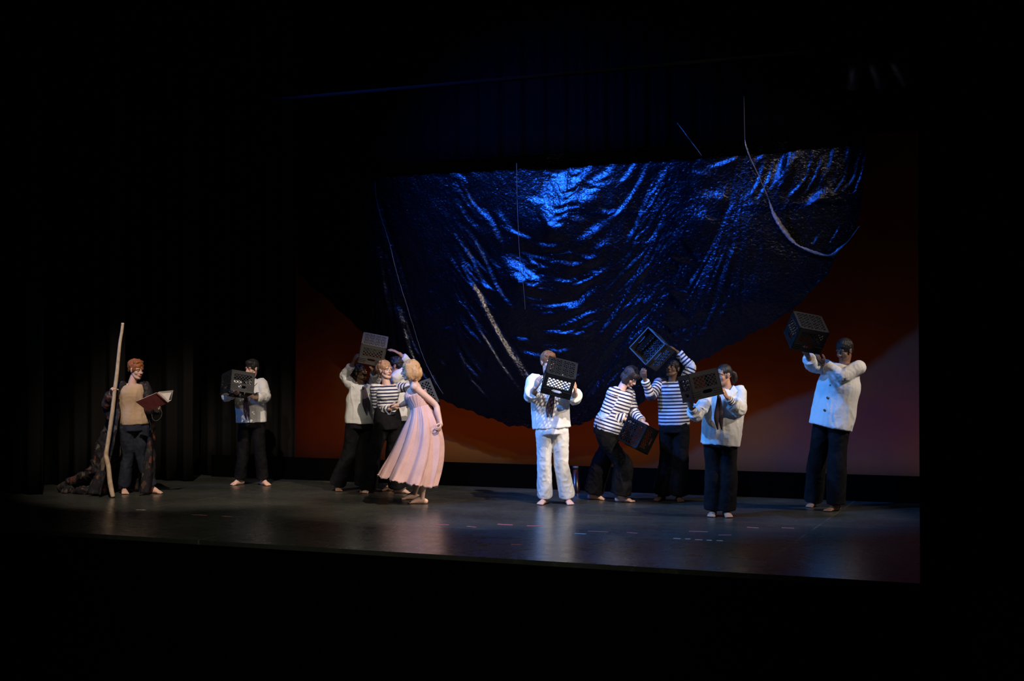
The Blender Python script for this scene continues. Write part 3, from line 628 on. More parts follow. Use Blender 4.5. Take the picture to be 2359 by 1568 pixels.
for xe in range(860, 990, 14): bs(1.8 + rg.rand() * 1.5, .3 + .4 * rg.rand(), (869 + 2 * rg.rand(), 440 + 60 * rg.rand()), (869 * .6 + xe * .4, 600), (xe, 740 + 90 * rg.rand()))
for xs in range(1760, 1985, 22): bs(2 + 2 * rg.rand(), .25 + .35 * rg.rand(), (xs, 345 + 20 * rg.rand()), (xs - 14, 395 + 20 * rg.rand()), (xs - 40, 440 + 40 * rg.rand()))
for k_ in range(26):
    x_ = 1190 + 200 * rg.rand(); y_ = 400 + 480 * rg.rand(); L_ = 30 + 60 * rg.rand(); sl = (x_ - 1270) / 110
    bs(2.5 + 3 * rg.rand(), .3 + .4 * rg.rand(), (x_ - L_ / 2, y_ + sl * L_ * .3), (x_, y_ + 4), (x_ + L_ / 2, y_ - sl * L_ * .35))
for k_ in range(8):
    f_ = k_ / 8; bs(2.4, .55, (1500 - 30 * f_, 690 + 60 * f_), (1420 - 40 * f_, 810 + 50 * f_), (1345 - 30 * f_, 915 + 40 * f_))
LBL = A(-8.7, 11.0, 6.8); LWH = A(.8, 6.6, 8.2)
gx = np.arange(hemW[0, 0] - .1, hemW[-1, 0] + .12, .0105); gz = np.arange(.6, 4.75, .0125)
GX, GZ = np.meshgrid(gx, gz); PTS = np.stack([GX, DY + TILT * (GZ - 2.6), GZ], -1)
rel = PTS - CAM; dd = rel @ FWD; PX = 1179.5 + FPX * (rel @ RGT) / dd; PYY = 784 - FPX * (rel @ UPV) / dd
Bp = np.zeros_like(PX); Bn = np.zeros_like(PX); Bw = np.ones_like(PX)
for pts, wd, inten in BS:
    pad = wd * 3; m = (PX > pts[:, 0].min() - pad) & (PX < pts[:, 0].max() + pad) & (PYY > pts[:, 1].min() - pad) & (PYY < pts[:, 1].max() + pad)
    x, y = PX[m], PYY[m]; best = np.full(x.shape, 1e9); tt = np.zeros(x.shape); n = len(pts) - 1
    for i in range(n):
        a, b = pts[i], pts[i + 1]; ab = b - a; t = np.clip(((x - a[0]) * ab[0] + (y - a[1]) * ab[1]) / (ab @ ab), 0, 1)
        d = np.hypot(x - a[0] - t * ab[0], y - a[1] - t * ab[1]); k = d < best; best[k] = d[k]; tt[k] = (i + t[k]) / n
    wd_ = wd * (1.2 if wd < 6 else 1); val = np.exp(-(best / wd_) ** 2 * .9) * np.minimum(1, .45 + 2.2 * np.minimum(tt, 1 - tt)) * abs(inten)
    T_ = Bp if inten > 0 else Bn; T_[m] = np.maximum(T_[m], val)
    if wd > 7 and inten > 0: Bw[m] = np.maximum(Bw[m], 1 + .5 * (val > .1) * min(1, (wd - 7) / 6))
Vd = CAM - PTS; Vd /= np.linalg.norm(Vd, axis=-1, keepdims=True)
def slope_for(L):
    Ld = L - PTS; Ld /= np.linalg.norm(Ld, axis=-1, keepdims=True); Hh = Ld + Vd; return Hh[..., 0] / -Hh[..., 1], Hh[..., 2] / -Hh[..., 1]
# every stroke is a flank of a fold that leans to its lamp; the surface that best fits all these slopes is found by FFT
(bx_, bz_), (wx_, wz_) = slope_for(LBL), slope_for(LWH)
def boxblur(a, n, ax):
    return np.apply_along_axis(lambda r: np.convolve(np.pad(r, n, mode='edge'), np.ones(2 * n + 1) / (2 * n + 1), 'valid'), ax, a)
q_ = np.clip(Bp * 1.2, 0, 1); g1 = 1.65 * Bw * q_ * (1 - Bn); g2 = 1.3 * Bn
ring = boxblur(boxblur(boxblur(boxblur(np.maximum(q_, Bn), 5, 1), 5, 0), 5, 1), 5, 0); g1 = g1 - 1.5 * ring * (1 - q_) * (1 - Bn) / Bw   # the dark flank beside each fold
Gx = bx_ * g1 + wx_ * g2; Gz = (bz_ - TILT) * g1 + (wz_ - TILT) * g2
pad = 90; Gx = np.pad(Gx, pad); Gz = np.pad(Gz, pad)
kx = 2 * math.pi * np.fft.fftfreq(Gx.shape[1], .0105)[None, :]; kz = 2 * math.pi * np.fft.fftfreq(Gx.shape[0], .0125)[:, None]
k2 = kx ** 2 + kz ** 2; k2[0, 0] = 1
hh = np.real(np.fft.ifft2((-1j * kx * np.fft.fft2(Gx) - 1j * kz * np.fft.fft2(Gz)) / k2))[pad:-pad, pad:-pad]
def boxblur(a, n, ax):
    return np.apply_along_axis(lambda r: np.convolve(np.pad(r, n, mode='edge'), np.ones(2 * n + 1) / (2 * n + 1), 'valid'), ax, a)
hh -= hh.mean(); print('relief', hh.min(), hh.max())
X3 = np.stack([GX.ravel() * 9, GZ.ravel() * 5, GX.ravel() * 0], 1)
hh += (vnoise(X3) * .004 + vnoise(X3 * 2.7 + 4) * .0016 + vnoise(X3 * 6 + 9) * .0008).reshape(hh.shape)
# broad belly of the swags towards the audience
hh += -.04 * np.exp(-((PX - 1290) / 170) ** 2)
nu, nv = 760, 330
Xc = np.linspace(hemW[0, 0], hemW[-1, 0] - .005, nu); zb = np.interp(Xc, hemW[:, 0], hemW[:, 2])
zb += .012 * np.sin(Xc * 17) + .008 * np.sin(Xc * 41 + 1)
Wv = np.linspace(0, 1, nv)[:, None]; ZZ = zb[None, :] + (4.7 - zb[None, :]) * Wv; XX = np.repeat(Xc[None, :], nv, 0)
ix = np.clip((XX - gx[0]) / .0105, 0, len(gx) - 1.01); iz = np.clip((ZZ - gz[0]) / .0125, 0, len(gz) - 1.01); i0, j0 = ix.astype(int), iz.astype(int); fx_, fz_ = ix - i0, iz - j0
HHs = (hh[j0, i0] * (1 - fx_) + hh[j0, i0 + 1] * fx_) * (1 - fz_) + (hh[j0 + 1, i0] * (1 - fx_) + hh[j0 + 1, i0 + 1] * fx_) * fz_
HHs = np.clip(HHs, -.42, .34)
Vv = np.stack([XX, DY + TILT * (ZZ - 2.6) + HHs, ZZ], -1).reshape(-1, 3); ii = np.arange(nu * nv).reshape(nv, nu)
Ff = np.stack([ii[:-1, :-1], ii[:-1, 1:], ii[1:, 1:], ii[1:, :-1]], -1).reshape(-1, 4)
droot = empty('swagged_drape', (-6.2, DY, 4.7), 'huge crinkled black plastic sheet hung in blue-lit swags before the backcloth', 'drape')
link_mesh('sheet', Vv, Ff.tolist(), M['drape'], droot, A(-6.2, DY, 4.7))
def roll(pts, base, name='rolled_edge', seed=0, m='drape_edge'):
    S = Soup(); C = catmull([list(atY(x, y, Y) if Y > 9 else atD(x, y) - A(0, Y, 0)) + [r * (.0050 if r > 3 else .0034)] for x, y, r, Y in pts], 10); rr = np.random.RandomState(seed)
    n = len(C); S.tube(C[:, :3] + rr.normal(size=(n, 3)) * .0015, [(c[3] * (.8 + .4 * rr.rand()), c[3] * (.7 + .4 * rr.rand())) for c in C], hint=A(0, 1, 0), seg=12, sub=1, fold=lambda t, th: 1 + .15 * np.sin(3 * th + 40 * t) + .1 * np.sin(5 * th - 70 * t))
    return S.out(name, M[m], droot, base)
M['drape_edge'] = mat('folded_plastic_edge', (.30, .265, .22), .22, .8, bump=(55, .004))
DB = A(-6.2, DY, 4.7)
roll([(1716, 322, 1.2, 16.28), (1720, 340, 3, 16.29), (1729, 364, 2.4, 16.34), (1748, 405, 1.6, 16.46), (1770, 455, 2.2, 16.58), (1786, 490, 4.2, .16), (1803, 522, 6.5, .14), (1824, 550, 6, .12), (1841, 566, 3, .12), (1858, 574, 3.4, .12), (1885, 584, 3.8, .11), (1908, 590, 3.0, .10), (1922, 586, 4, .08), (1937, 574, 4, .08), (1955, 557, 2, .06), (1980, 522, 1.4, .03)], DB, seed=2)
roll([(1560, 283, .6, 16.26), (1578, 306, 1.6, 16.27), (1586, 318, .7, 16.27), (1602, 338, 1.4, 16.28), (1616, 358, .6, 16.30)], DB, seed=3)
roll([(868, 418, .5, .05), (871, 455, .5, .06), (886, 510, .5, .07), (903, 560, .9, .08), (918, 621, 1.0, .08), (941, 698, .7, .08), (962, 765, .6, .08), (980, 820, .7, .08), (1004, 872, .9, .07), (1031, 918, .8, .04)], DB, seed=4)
# the lines that hold it
def cord(pts, r, label, base=None):
    S = Soup(); P_ = [atY(*q) for q in pts]; S.tube(P_, [r] * len(P_), seg=8, sub=3)
    return tag(S.out('hanging_cord', M['rope'], None, P_[0]), label, 'cord')
cord([(1714, 222, 16.26), (1714.5, 240, 16.26), (1715, 280, 16.27), (1716, 323, 16.28)], .0045, 'thin pale line holding up the bright rolled edge at the upper right')
cord([(1190, 376, 16.33), (1192, 478, 16.34), (1198, 600, 16.3), (1206, 660, 16.3), (1210, 712, 16.3)], .0030, 'thin grey line hanging slack in front of the middle of the drape')

# overhead pipe and three lanterns at the upper right
pr = empty('lighting_pipe', atY(1180, 178, 14.0), 'black lighting pipe high above the stage', 'pipe')
S = Soup(); S.tube([A(-9.8, 14.0, 4.88), A(.8, 14.0, 4.88)], [.024, .024], seg=14, sub=1); S.out('pipe', M['black_paint'], pr, A(*pr.location))
def lantern(px, label, tilt):
    c = atY(px, 104, 14.0); c[2] = 4.88; r = empty('stage_lantern', c, label, 'stage light', 'stage lights on the overhead pipe')
    t = math.radians(tilt); d = A(math.sin(t) * .5, -math.cos(t) * .2 + .75, -.62); d = norm(d); o = c - HZ * .26
    side = norm(np.cross(d, HZ)); b = np.cross(side, d)
    S = Soup(); S.tube([o - d * .17, o - d * .12, o + d * .02, o + d * .05, o + d * .17], [.05, .075, .078, .062, .066], seg=18, sub=1, flat=True); S.out('housing', M['black_metal'], r, c)
    S = Soup(); S.tube([o + d * .165, o + d * .178], [.058, .05], seg=18, sub=1, flat=True); S.out('lens', M['glass_lens'], r, c)
    S = Soup(); S.bar(o + side * .09, o + side * .09 + HZ * .16, .025, .006, side); S.bar(o - side * .09, o - side * .09 + HZ * .16, .025, .006, side); S.bar(o + side * .09 + HZ * .16, o - side * .09 + HZ * .16, .025, .006, HZ); S.out('yoke', M['black_metal'], r, c, False)
    S = Soup(); S.box(c - HZ * .03, HR * .02, HF * .03, HZ * .07); S.tube([c - HZ * .12, c + HZ * .04], [.008, .008], seg=8, sub=1); S.out('clamp', M['black_metal'], r, c, False)
lantern(1968, 'leftmost of the three dim stage lanterns at the upper right', -20)
lantern(2021, 'middle one of the three dim stage lanterns at the upper right', 15)
lantern(2074, 'rightmost of the three dim stage lanterns at the upper right', 35)
cord([(2068, 108, 13.95), (2062, 130, 13.95), (2058, 160, 13.95), (2053, 190, 13.95)], .005, 'short cable dangling below the rightmost stage lantern')

# dark tapered post behind the man in white trousers
c = atY(1326, 1132, 15.7); c[2] = 0
r = empty('tapered_post', c, 'small dark glossy tapered post standing upstage just beside the sailor in white trousers', 'post')
S = Soup(); S.tube([c, c + HZ * .02, c + HZ * .30], [.062, .056, .030], seg=20, sub=1, flat=True); S.out('shaft', mat('dark_glossy_paint', (.03, .008, .008), .25, .6, bump=(50, .0005)), r, c)
S = Soup(); S.tube([c + HZ * .30, c + HZ * .33], [.040, .036], seg=20, sub=1, flat=True); S.out('cap', M['black_metal'], r, c)

# spike marks taped to the floor
k = 0
for px, py, ang, ln, col_ in ((1017, 1208, .1, .16, 'p'), (1086, 1213, -.3, .12, 'p'), (1164, 1208, .0, .16, 'p'), (1230, 1211, .2, .14, 'p'), (1378, 1224, .1, .20, 'p'), (1457, 1227, -.2, .12, 'p'), (1609, 1224, .1, .18, 'p'), (1670, 1232, .4, .12, 'p'), (1734, 1215, -.2, .12, 'p'), (1815, 1216, .1, .12, 'p'), (1395, 1260, .6, .06, 'p'), (460, 1186, .0, .18, 'p'), (524, 1189, .2, .12, 'p'), (1190, 1254, .2, .10, 'p'),
                        (1337, 1229, .0, .12, 'w'), (325, 1174, .05, .12, 'w'), (1560, 1240, .0, .07, 'w'), (1585, 1241, .0, .05, 'w'), (1610, 1243, .0, .07, 'w'), (1634, 1244, 0, .05, 'w'), (1658, 1245, 0, .06, 'w')):
    c = floor_at(px, py) + HZ * .0012; u = A(math.cos(ang), math.sin(ang), 0); n = A(-u[1], u[0], 0)
    S = Soup(); S.box(c, u * ln / 2, n * .012, HZ * .0011)
    o = S.out('tape_mark', M['tape_pink' if col_ == 'p' else 'tape_white'], None, c, False)
    tag(o, 'small strip of faded pink tape stuck on the black stage floor' if col_ == 'p' else 'small strip of whitish tape stuck on the black stage floor', 'tape', 'pink tape marks on the floor' if col_ == 'p' else 'whitish tape marks on the floor')

# ------------------------------------------------------------------ milk crates
def rodr(r):
    t = np.linalg.norm(r) + 1e-12; k = r / t; K = np.array([[0, -k[2], k[1]], [k[2], 0, -k[0]], [-k[1], k[0], 0]])
    return np.eye(3) + math.sin(t) * K + (1 - math.cos(t)) * K @ K
def lattice(S, O, ax, ay, w_, h_, n, pitch, bw, bt, ang=(45, -45)):
    """diagonal bars clipped to a w_ x h_ rectangle around O"""
    for a in ang:
        d = A(math.cos(math.radians(a)), math.sin(math.radians(a))); q = A(-d[1], d[0]); R_ = (w_ + h_) / 2; m = int(R_ / pitch) + 1
        for i in range(-m, m + 1):
            p0 = q * i * pitch; t0, t1 = -9, 9
            for c_, lim in ((0, w_ / 2), (1, h_ / 2)):
                if abs(d[c_]) < 1e-9:
                    if abs(p0[c_]) > lim: t1 = -10
                    continue
                u0, u1 = sorted(((-lim - p0[c_]) / d[c_], (lim - p0[c_]) / d[c_])); t0, t1 = max(t0, u0), min(t1, u1)
            if t1 - t0 > .01:
                e0, e1 = p0 + d * t0, p0 + d * t1; S.bar(O + ax * e0[0] + ay * e0[1], O + ax * e1[0] + ay * e1[1], bw, bt, n)
def crate(rv, pos, s, label, m='plastic', m_side=None):
    R_ = rodr(A(*rv)); pos = A(*pos); root = empty('milk_crate', pos, label, 'crate', 'milk crates held by the performers'); a, H_ = .165, .28
    m_side = m_side or m
    def T(x, y, z): return pos + R_ @ (A(x, y, z - H_ / 2) * s)
    def Dv(x, y, z): return R_ @ (A(x, y, z) * s)
    X, Y, Z = Dv(1, 0, 0), Dv(0, 1, 0), Dv(0, 0, 1)
    S = Soup()
    lattice(S, T(0, 0, .004), X, Y, .30, .30, Z, .030, .0085 * s, .007 * s); lattice(S, T(0, 0, .006), X, Y, .30, .30, Z, .075, .008 * s, .010 * s, (0, 90))
    for b in (-1, 1):
        S.box(T(b * (a - .010), 0, .007), X * .010, Y * a, Z * .007); S.box(T(0, b * (a - .010), .007), X * a, Y * .010, Z * .007)
        S.box(T(b * (a - .024), 0, .004), X * .003, Y * .140, Z * .004); S.box(T(0, b * (a - .024), .004), X * .140, Y * .003, Z * .004)
    S.out('base_grid', M[m], root, pos, False)
    for q in range(4):
        u, n = ((X, -Y), (Y, X), (-X, Y), (-Y, -X))[q]; O = pos + n * (a - .004) - Z * (H_ / 2); S = Soup()
        def bx(x0, x1, z0, z1, t=.004, o_=0): S.box(O + u * (x0 + x1) / 2 + Z * (z0 + z1) / 2 + n * o_, u * (x1 - x0) / 2, Z * (z1 - z0) / 2, n * t)
        bx(-a, a, .012, .045); bx(-a, -.125, .045, .17); bx(.125, a, .045, .17)
        bx(-a, -.055, .17, .262); bx(.055, a, .17, .262); bx(-.055, .055, .17, .195); bx(-.055, .055, .232, .262)
        for b in (-1, 1):
            for z_ in (.199, .228): S.box(O + u * b * .049 + Z * z_, u * .007, Z * .005, n * .004)
        lattice(S, O + Z * .1075, u, Z, .25, .125, n, .031, .0072 * s, .006 * s)
        for z_ in (.200, .222, .244):
            for b in (-1, 1): bx(b * .112 - .045, b * .112 + .045, z_ - .002, z_ + .002, .004, .006)
        S.out('side_panel', M[m_side], root, pos, False)
    S = Soup()
    for q in range(4):
        u, n = ((X, -Y), (Y, X), (-X, Y), (-Y, -X))[q]; O = pos + n * (a - .002) + Z * (H_ / 2 - .009); S.box(O, u * (a + .004), Z * .009, n * .006)
    S.out('rim', M[m], root, pos, False)
crate([1.4681, -2.6985, 0.4036], [-9.6582, 14.3174, 1.3555], .968, 'black milk crate hiding the face of the lone dark-haired sailor at the left')
crate([3.4461, 0.7913, -0.5524], [-7.7692, 14.4379, 1.7894], .948, 'dusty grey milk crate raised overhead above the cluster at the left', 'grey_plastic')
crate([4.0027, 1.6203, -0.0086], [-7.1645, 14.5787, 1.1835], 1.024, 'dark grey milk crate half hidden behind the person in the pink dress', 'plastic')
crate([3.5737, 0.5995, -0.6743], [-5.0239, 13.6182, 1.4576], .994, 'black milk crate hiding the face of the sailor in white trousers')
crate([4.188, -1.3252, -0.1367], [-4.4125, 14.5426, 0.797], .911, 'black milk crate held low by the bending person in stripes', 'deep_plastic')
crate([-0.6144, 2.3811, -2.9766], [-4.3068, 14.7735, 1.7774], .975, 'dark blue-lit milk crate seen into, held overhead by the standing person in stripes', 'plastic')
crate([2.9394, 0.9461, 0.3553], [-3.3262, 13.13, 1.3916], .975, 'black milk crate held in front of the face of the person with a ponytail', 'deep_plastic')
crate([3.502, 0.94, -0.6282], [-2.4317, 14.131, 1.9411], .995, 'black milk crate lifted high by the tall man at the far right')

# ================================================================== the people
# 1 - the woman with staff and book
p = Person((309, 1139), 1.66, 18, (305, 884), (310, 977), (315, 852), 52, -8, 'ginger-haired person in a long patterned coat with a tall staff and open book', 'f', skin='skin_fair')
p.set_arm('R', (249, 934, .06), (256, 903), (264, 884), (.6, .5, 0), 1.35, ws=1, ts=1)
p.set_arm('L', (346, 938, .05), (362, 946), (352, 934), (0, .3, 1), .9, ws=1, ts=1)
p.set_leg('R', (296, 1050), (285, 1136), 25); p.set_leg('L', (325, 1048), (349, 1136), 70)
p.hair('hair_ginger', [('b', 0, -.05, .06, .098, .085, .085), ('b', 0, .01, .10, .075, .06, .045), ('b', 0, -.085, .01, .07, .05, .06)], .012, 34, (1, 1, 1))
p.finish_body()
p.shirt('beige_cloth', .0, .165, .02, sleeves=False, loose=.016, name='tunic', wr=.008, top=.975, seed=2)
p.trousers('navy_denim', .072, .085, waist_t=.12, hem2=(.085, .08), wr=.006)
S = Soup()   # pendant
n = p.neck; S.tube([n + p.L * .05 + p.F * .05, n + p.F * .10 - p.up * .05 + p.L * .035, n + p.F * .125 - p.up * .13, n + p.F * .10 - p.up * .05 - p.L * .035, n - p.L * .05 + p.F * .05], [.003] * 5, seg=6, sub=4); S.ball(n + p.F * .13 - p.up * .14, (.010, .006, .013)); S.out('pendant', M['silver'], p.root, p.base)
# long open coat
def coat(p):
    S = Soup(); lv = [(1.02, .09, .08, 0, 0), (.96, .19, .13, 0, 0), (.75, .215, .155, 0, .01), (.35, .20, .16, 0, .01), (.0, .235, .19, -.01, .02), (-.5, .27, .24, -.05, .0), (-1.05, .31, .29, -.11, -.02), (-1.62, .35, .36, -.18, -.05)]
    zt = p.neck[2]; zp = p.pel[2]; rows = []; nu_ = 96
    for t, a, b, sx, sf in catmull([list(q) for q in lv], 8):
        if t >= 0: c = p.pel + (p.neck - p.pel) * t
        else: c = A(p.pel[0], p.pel[1], zp + t * (zp - .03) / 1.62)
        c = c + HR * sx + HF * sf; gap = 58 if t > .3 else 50 + 8 * t
        th = np.radians(np.linspace(90 + gap, 450 - gap, nu_)); low = np.clip((1 - t) / 2.6, 0, 1)
        r = 1 + (.02 + .09 * low) * np.sin(11 * th + 2 * low) + .04 * low * np.sin(23 * th)
        rows.append(c + (np.cos(th) * a * r)[:, None] * p.L + (np.sin(th) * b * r)[:, None] * p.F)
    R_ = np.array(rows); nr = len(rows)
    for off in (1,):
        nrm = R_ - R_.mean(1, keepdims=True); nrm /= np.linalg.norm(nrm, axis=-1, keepdims=True) + 1e-9
        Vs = np.vstack([(R_ + nrm * .008).reshape(-1, 3), (R_ - nrm * .008).reshape(-1, 3)]); Nn = nr * nu_; F_ = []
        for i in range(nr - 1):
            for j in range(nu_ - 1):
                a_ = i * nu_ + j; F_ += [(a_, a_ + 1, a_ + nu_ + 1, a_ + nu_), (Nn + a_, Nn + a_ + nu_, Nn + a_ + nu_ + 1, Nn + a_ + 1)]
            F_ += [(i * nu_, (i + 1) * nu_, Nn + (i + 1) * nu_, Nn + i * nu_), (i * nu_ + nu_ - 1, Nn + i * nu_ + nu_ - 1, Nn + (i + 1) * nu_ + nu_ - 1, (i + 1) * nu_ + nu_ - 1)]
        for j in range(nu_ - 1):
            F_ += [(j, Nn + j, Nn + j + 1, j + 1), ((nr - 1) * nu_ + j, (nr - 1) * nu_ + j + 1, Nn + (nr - 1) * nu_ + j + 1, Nn + (nr - 1) * nu_ + j)]
        S.add(Vs, F_)
    for sd, (sh, el, wr_) in p.arm.items():
        S.tube([p.neck - p.up * .05 + (sh - p.neck) * .6, sh, (sh + el) / 2, el, el + (wr_ - el) * .5, el + (wr_ - el) * .86], [.06, .072, .070, .072, .068, .066], sub=4, seg=18, flat=True)
        if sd == 'R': S.tube([el, el - HZ * .10, el - HZ * .16], [(.06, .05), (.045, .03), (.02, .015)], hint=HR, sub=3)
    # train fanning out over the floor behind her
    m2, V, N = fuse(S, .010, 2, .8); V = wrinkle(V, N, .010, 16, (1, 1, .4), 5)
    V[:, 2] = np.maximum(V[:, 2], .004)
    finish(m2, V, 'coat', M['coat'], p.root, p.base)
    S = Soup(); f = floor_at
    top = [p.pt(246, 985, -.12), p.pt(238, 1050, -.16), p.pt(222, 1100, -.18)]
    for k_, (tx, ty) in enumerate(((136, 1134), (158, 1130), (182, 1128), (205, 1132), (228, 1138))):
        e = f(tx, ty) + HZ * .025; s0 = p.pt(246 + 2 * k_, 975 + 12 * k_, -.10); mid = p.pt(222 + 5 * k_, 1078 + 8 * k_, -.15)
        S.tube([s0, (s0 + mid) / 2 + HZ * .02, mid, mid * .35 + e * .65 + HZ * .02, e], [(.030, .015), (.045, .018), (.055, .022), (.06, .026), (.045, .022)], hint=HR, sub=5)
        S.tube([f(150 + 22 * k_, 1136) + HZ * .02, f(176 + 18 * k_, 1133 + (k_ % 2) * 5) + HZ * .04, f(205 + 12 * k_, 1137) + HZ * .02], [.04, .05, .04], sub=4)
    S.tube([p.pt(240, 1000, -.13), p.pt(222, 1085, -.18), f(200, 1130) + HZ * .03], [(.06, .012), (.12, .014), (.24, .02)], hint=HR, sub=6, seg=20, fold=lambda t, th: 1 + .05 * np.sin(9 * th))
    m2, V, N = fuse(S, .012, 2, .8); V = wrinkle(V, N, .018, 20, (1, 1, .7), 8); V[:, 2] = np.maximum(V[:, 2], .004)
    finish(m2, V, 'train', M['coat'], p.root, p.base)
coat(p)
# her staff
bot = floor_at(260.6, 1146); dS = float((bot - CAM) @ FWD); pts = [(283, 743.5), (280, 768), (276, 792), (269, 863), (264, 900), (262, 921), (258, 955), (250.6, 1007), (245, 1044), (246, 1058), (250, 1076), (253, 1107), (257, 1130), (260.6, 1146)]
dH = float((p.arm['R'][2] - CAM) @ FWD) - .05; C = [at(x, y, dS + (dH - dS) * (1146 - y) / 254) for x, y in pts]; C[-1] = bot + HZ * .008
S = Soup(); S.tube(C, [.019, .019, .020, .022, .022, .023, .024, .026, .028, .030, .030, .029, .028, .024], seg=14, sub=4, flat=True, fold=lambda t, th: 1 + .06 * np.sin(2 * th + 9 * t) + .03 * np.sin(30 * t))
tag(S.out('staff', M['staff_wood'], None, bot), 'tall crooked peeled wooden staff resting on the floor in the hand of the ginger-haired person', 'staff')
# her open book
db = p.d0 - .42
def bk(x, y, o=0): return at(x, y, db - o)
c0 = bk(361, 904.5, .10); c1 = bk(385.5, 928.5, .02)            # spine, far and near end
l0, l1 = bk(312.5, 925.5, .08), bk(341, 947, .0); r0, r1 = bk(396, 901, -.06), bk(391, 925, -.10)
r = empty('open_book', (c0 + c1) / 2, 'large open book with dark red cover resting on the open palm of the ginger-haired person', 'book'); bb = (c0 + c1) / 2
def slab(name, q, th, m, off=0, fc=1):
    n = norm(np.cross(q[1] - q[0], q[3] - q[0])); n = n * np.sign(n @ -FWD) * fc; V = [u + n * off for u in q] + [u + n * (off + th) for u in q]
    return link_mesh(name, V, [(0, 1, 2, 3), (7, 6, 5, 4), (0, 4, 5, 1), (1, 5, 6, 2), (2, 6, 7, 3), (3, 7, 4, 0)], M[m], r, bb, False)
slab('cover', [c0, c1, l1, l0], .005, 'book_cover', 0, -1); slab('cover', [c1, c0, r0, r1], .005, 'book_cover', 0)
S = Soup(); S.tube([c0, c1], [.010, .010], seg=10, sub=1, flat=True); S.out('spine', M['book_cover'], r, bb)
ins = lambda q, k: [u * (1 - k) + sum(q) / 4 * k for u in q]
slab('page_block', ins([c0, c1, l1, l0], .05), .014, 'paper', .006, -1); slab('page_block', ins([c1, c0, r0, r1], .05), .022, 'paper', .006)
S = Soup(); cc = [bk(363 , 938, .05), bk(371, 944, .05), bk(373, 953, .05), bk(369, 963, .05), bk(360, 969, .05), bk(352, 965, .05), bk(350, 955, .05)]
S.tube(cc, [.0035] * 7, seg=6, sub=5); S.out('cord_loop', M['rope'], r, bb)

# 2 - lone sailor at the left with a crate before the face
p = Person((583, 1120), 1.68, -12, (576, 876), (579, 970), (580, 849), -35, -8, 'lone person in white sailor blouse and black trousers behind a crate at the left', 'm', skin='skin_fair', build=.94)
p.set_arm('L', (612, 914, .12), (582, 915), (561, 904), (-.3, -.6, .6), .7, ws=1, ts=1)
p.set_arm('R', (522, 912, .15), (535, 908), (550, 903), (.2, -.5, .8), .6, ws=1, ts=1)
p.set_leg('R', (560, 1048), (553, 1116), -35); p.set_leg('L', (600, 1048), (606, 1117), 40)
p.hair('hair_black', [('b', 0, .03, .085, .075, .06, .045), ('b', 0, -.05, .01, .078, .06, .07)], .007, 40)
p.finish_body()
p.shirt('white_cotton', -.02, .195, .02, cuff=.72, sr=(.072, .070, .060), loose=.022, name='sailor_blouse', seed=3)
p.trousers('black_wool', .080, .082, ankle_frac=.92)
p.collar(); p.tie([(567, 905, .30), (566, 920, .24), (568, 945, .20), (571, 967, .19)], (6, 8, 12, 9))

# 3 - sailor on tiptoe of the cluster, both arms up
p = Person((806, 1134), 1.62, 20, (832, 882), (828, 972), (829, 859), 58, 22, 'person in a white sailor blouse lifting the grey crate, leftmost of the cluster', 'f', skin='skin_brown', shl=.02, shr=.03)
p.set_arm('R', (794, 866, .05), (813, 836), (824, 812), (.8, 0, .5), .35, ws=1, ts=1)
p.set_arm('L', (867, 870, .05), (861, 856), (856, 838), (-.6, 0, .7), .5, ws=1, ts=1)
p.set_leg('R', (804, 1050), (776, 1130), 20); p.set_leg('L', (836, 1050), (837, 1133), 5)
p.hair('hair_black', [('b', 0, -.06, .0, .08, .06, .08)], .006, 40)
p.finish_body()
p.shirt('white_cotton', -.03, .175, .03, cuff=.78, sr=(.074, .066, .052), loose=.022, name='sailor_blouse', seed=5)
p.trousers('black_wool', .10, .118, ankle_frac=.94, grow=.02)
p.collar(); p.tie([(838, 893, .17), (841, 910, .19), (844, 930, .19), (847, 947, .19)], (8, 12, 15, 13))

# 5 - dark-haired man behind
p = Person((915, 1128), 1.74, -105, (921, 868), (922, 965), (913, 842), -105, 0, 'dark-haired person in white blouse behind the striped and pink-clad pair, one arm raised', 'm', skin='skin_tan', build=.95, shl=.03)
p.set_arm('L', (950, 846, -.05), (921, 815), (893, 800), (-.3, -.2, -.9), .35, ws=1, ts=1)
p.set_arm('R', (948, 915, .02), (955, 925), (966, 925), (.5, .3, .2), .5, ws=1, ts=1)
p.set_leg('R', (915, 1050), (905, 1129), -60); p.set_leg('L', (925, 1050), (926, 1129), -30)
p.hair('hair_black', [('b', 0, -.06, .01, .08, .055, .07), ('b', 0, .02, .09, .07, .06, .04)], .009, 36, (1, 1, 1))
p.finish_body()
p.shirt('white_cotton', -.03, .18, .02, cuff=.80, name='sailor_blouse', seed=6)
p.trousers('black_wool', .085, .09)

# 4 - woman in stripes, high-waisted black trousers
p = Person((893, 1141), 1.66, 22, (890, 886), (893, 974), (887, 852), 48, 4, 'person with pinned-up ginger-blond hair in a striped top facing the woman in pink', 'f', skin='skin_pale', hroll=-4)
p.set_arm('R', (870, 938, .0), (902, 943), (922, 932), (.3, -.6, .5), .4, ws=1, ts=1)
p.set_arm('L', (938, 893, .02), (952, 905, .12), (.5, .2, -.6), (0, -.5, .6), .5)
p.set_leg('R', (858, 1055), (848, 1134), -10); p.set_leg('L', (905, 1050), (918, 1136), 75)
p.hair('hair_red_blond', [('b', 0, -.07, .03, .090, .07, .075), ('b', -.01, -.075, -.04, .065, .05, .07), ('t', [(-.07, -.03, .02), (-.075, -.05, -.05), (-.05, -.06, -.11)], [.025, .03, .018]), ('b', .03, -.01, .105, .05, .05, .028)], .006, 44, voxel=.0055)
p.finish_body(voxel=.0048)
p.shirt('striped', .28, .115, .0, cuff=.80, sr=(.064, .056, .044), loose=.012, name='striped_top', attr=True, seed=7, top=.945)
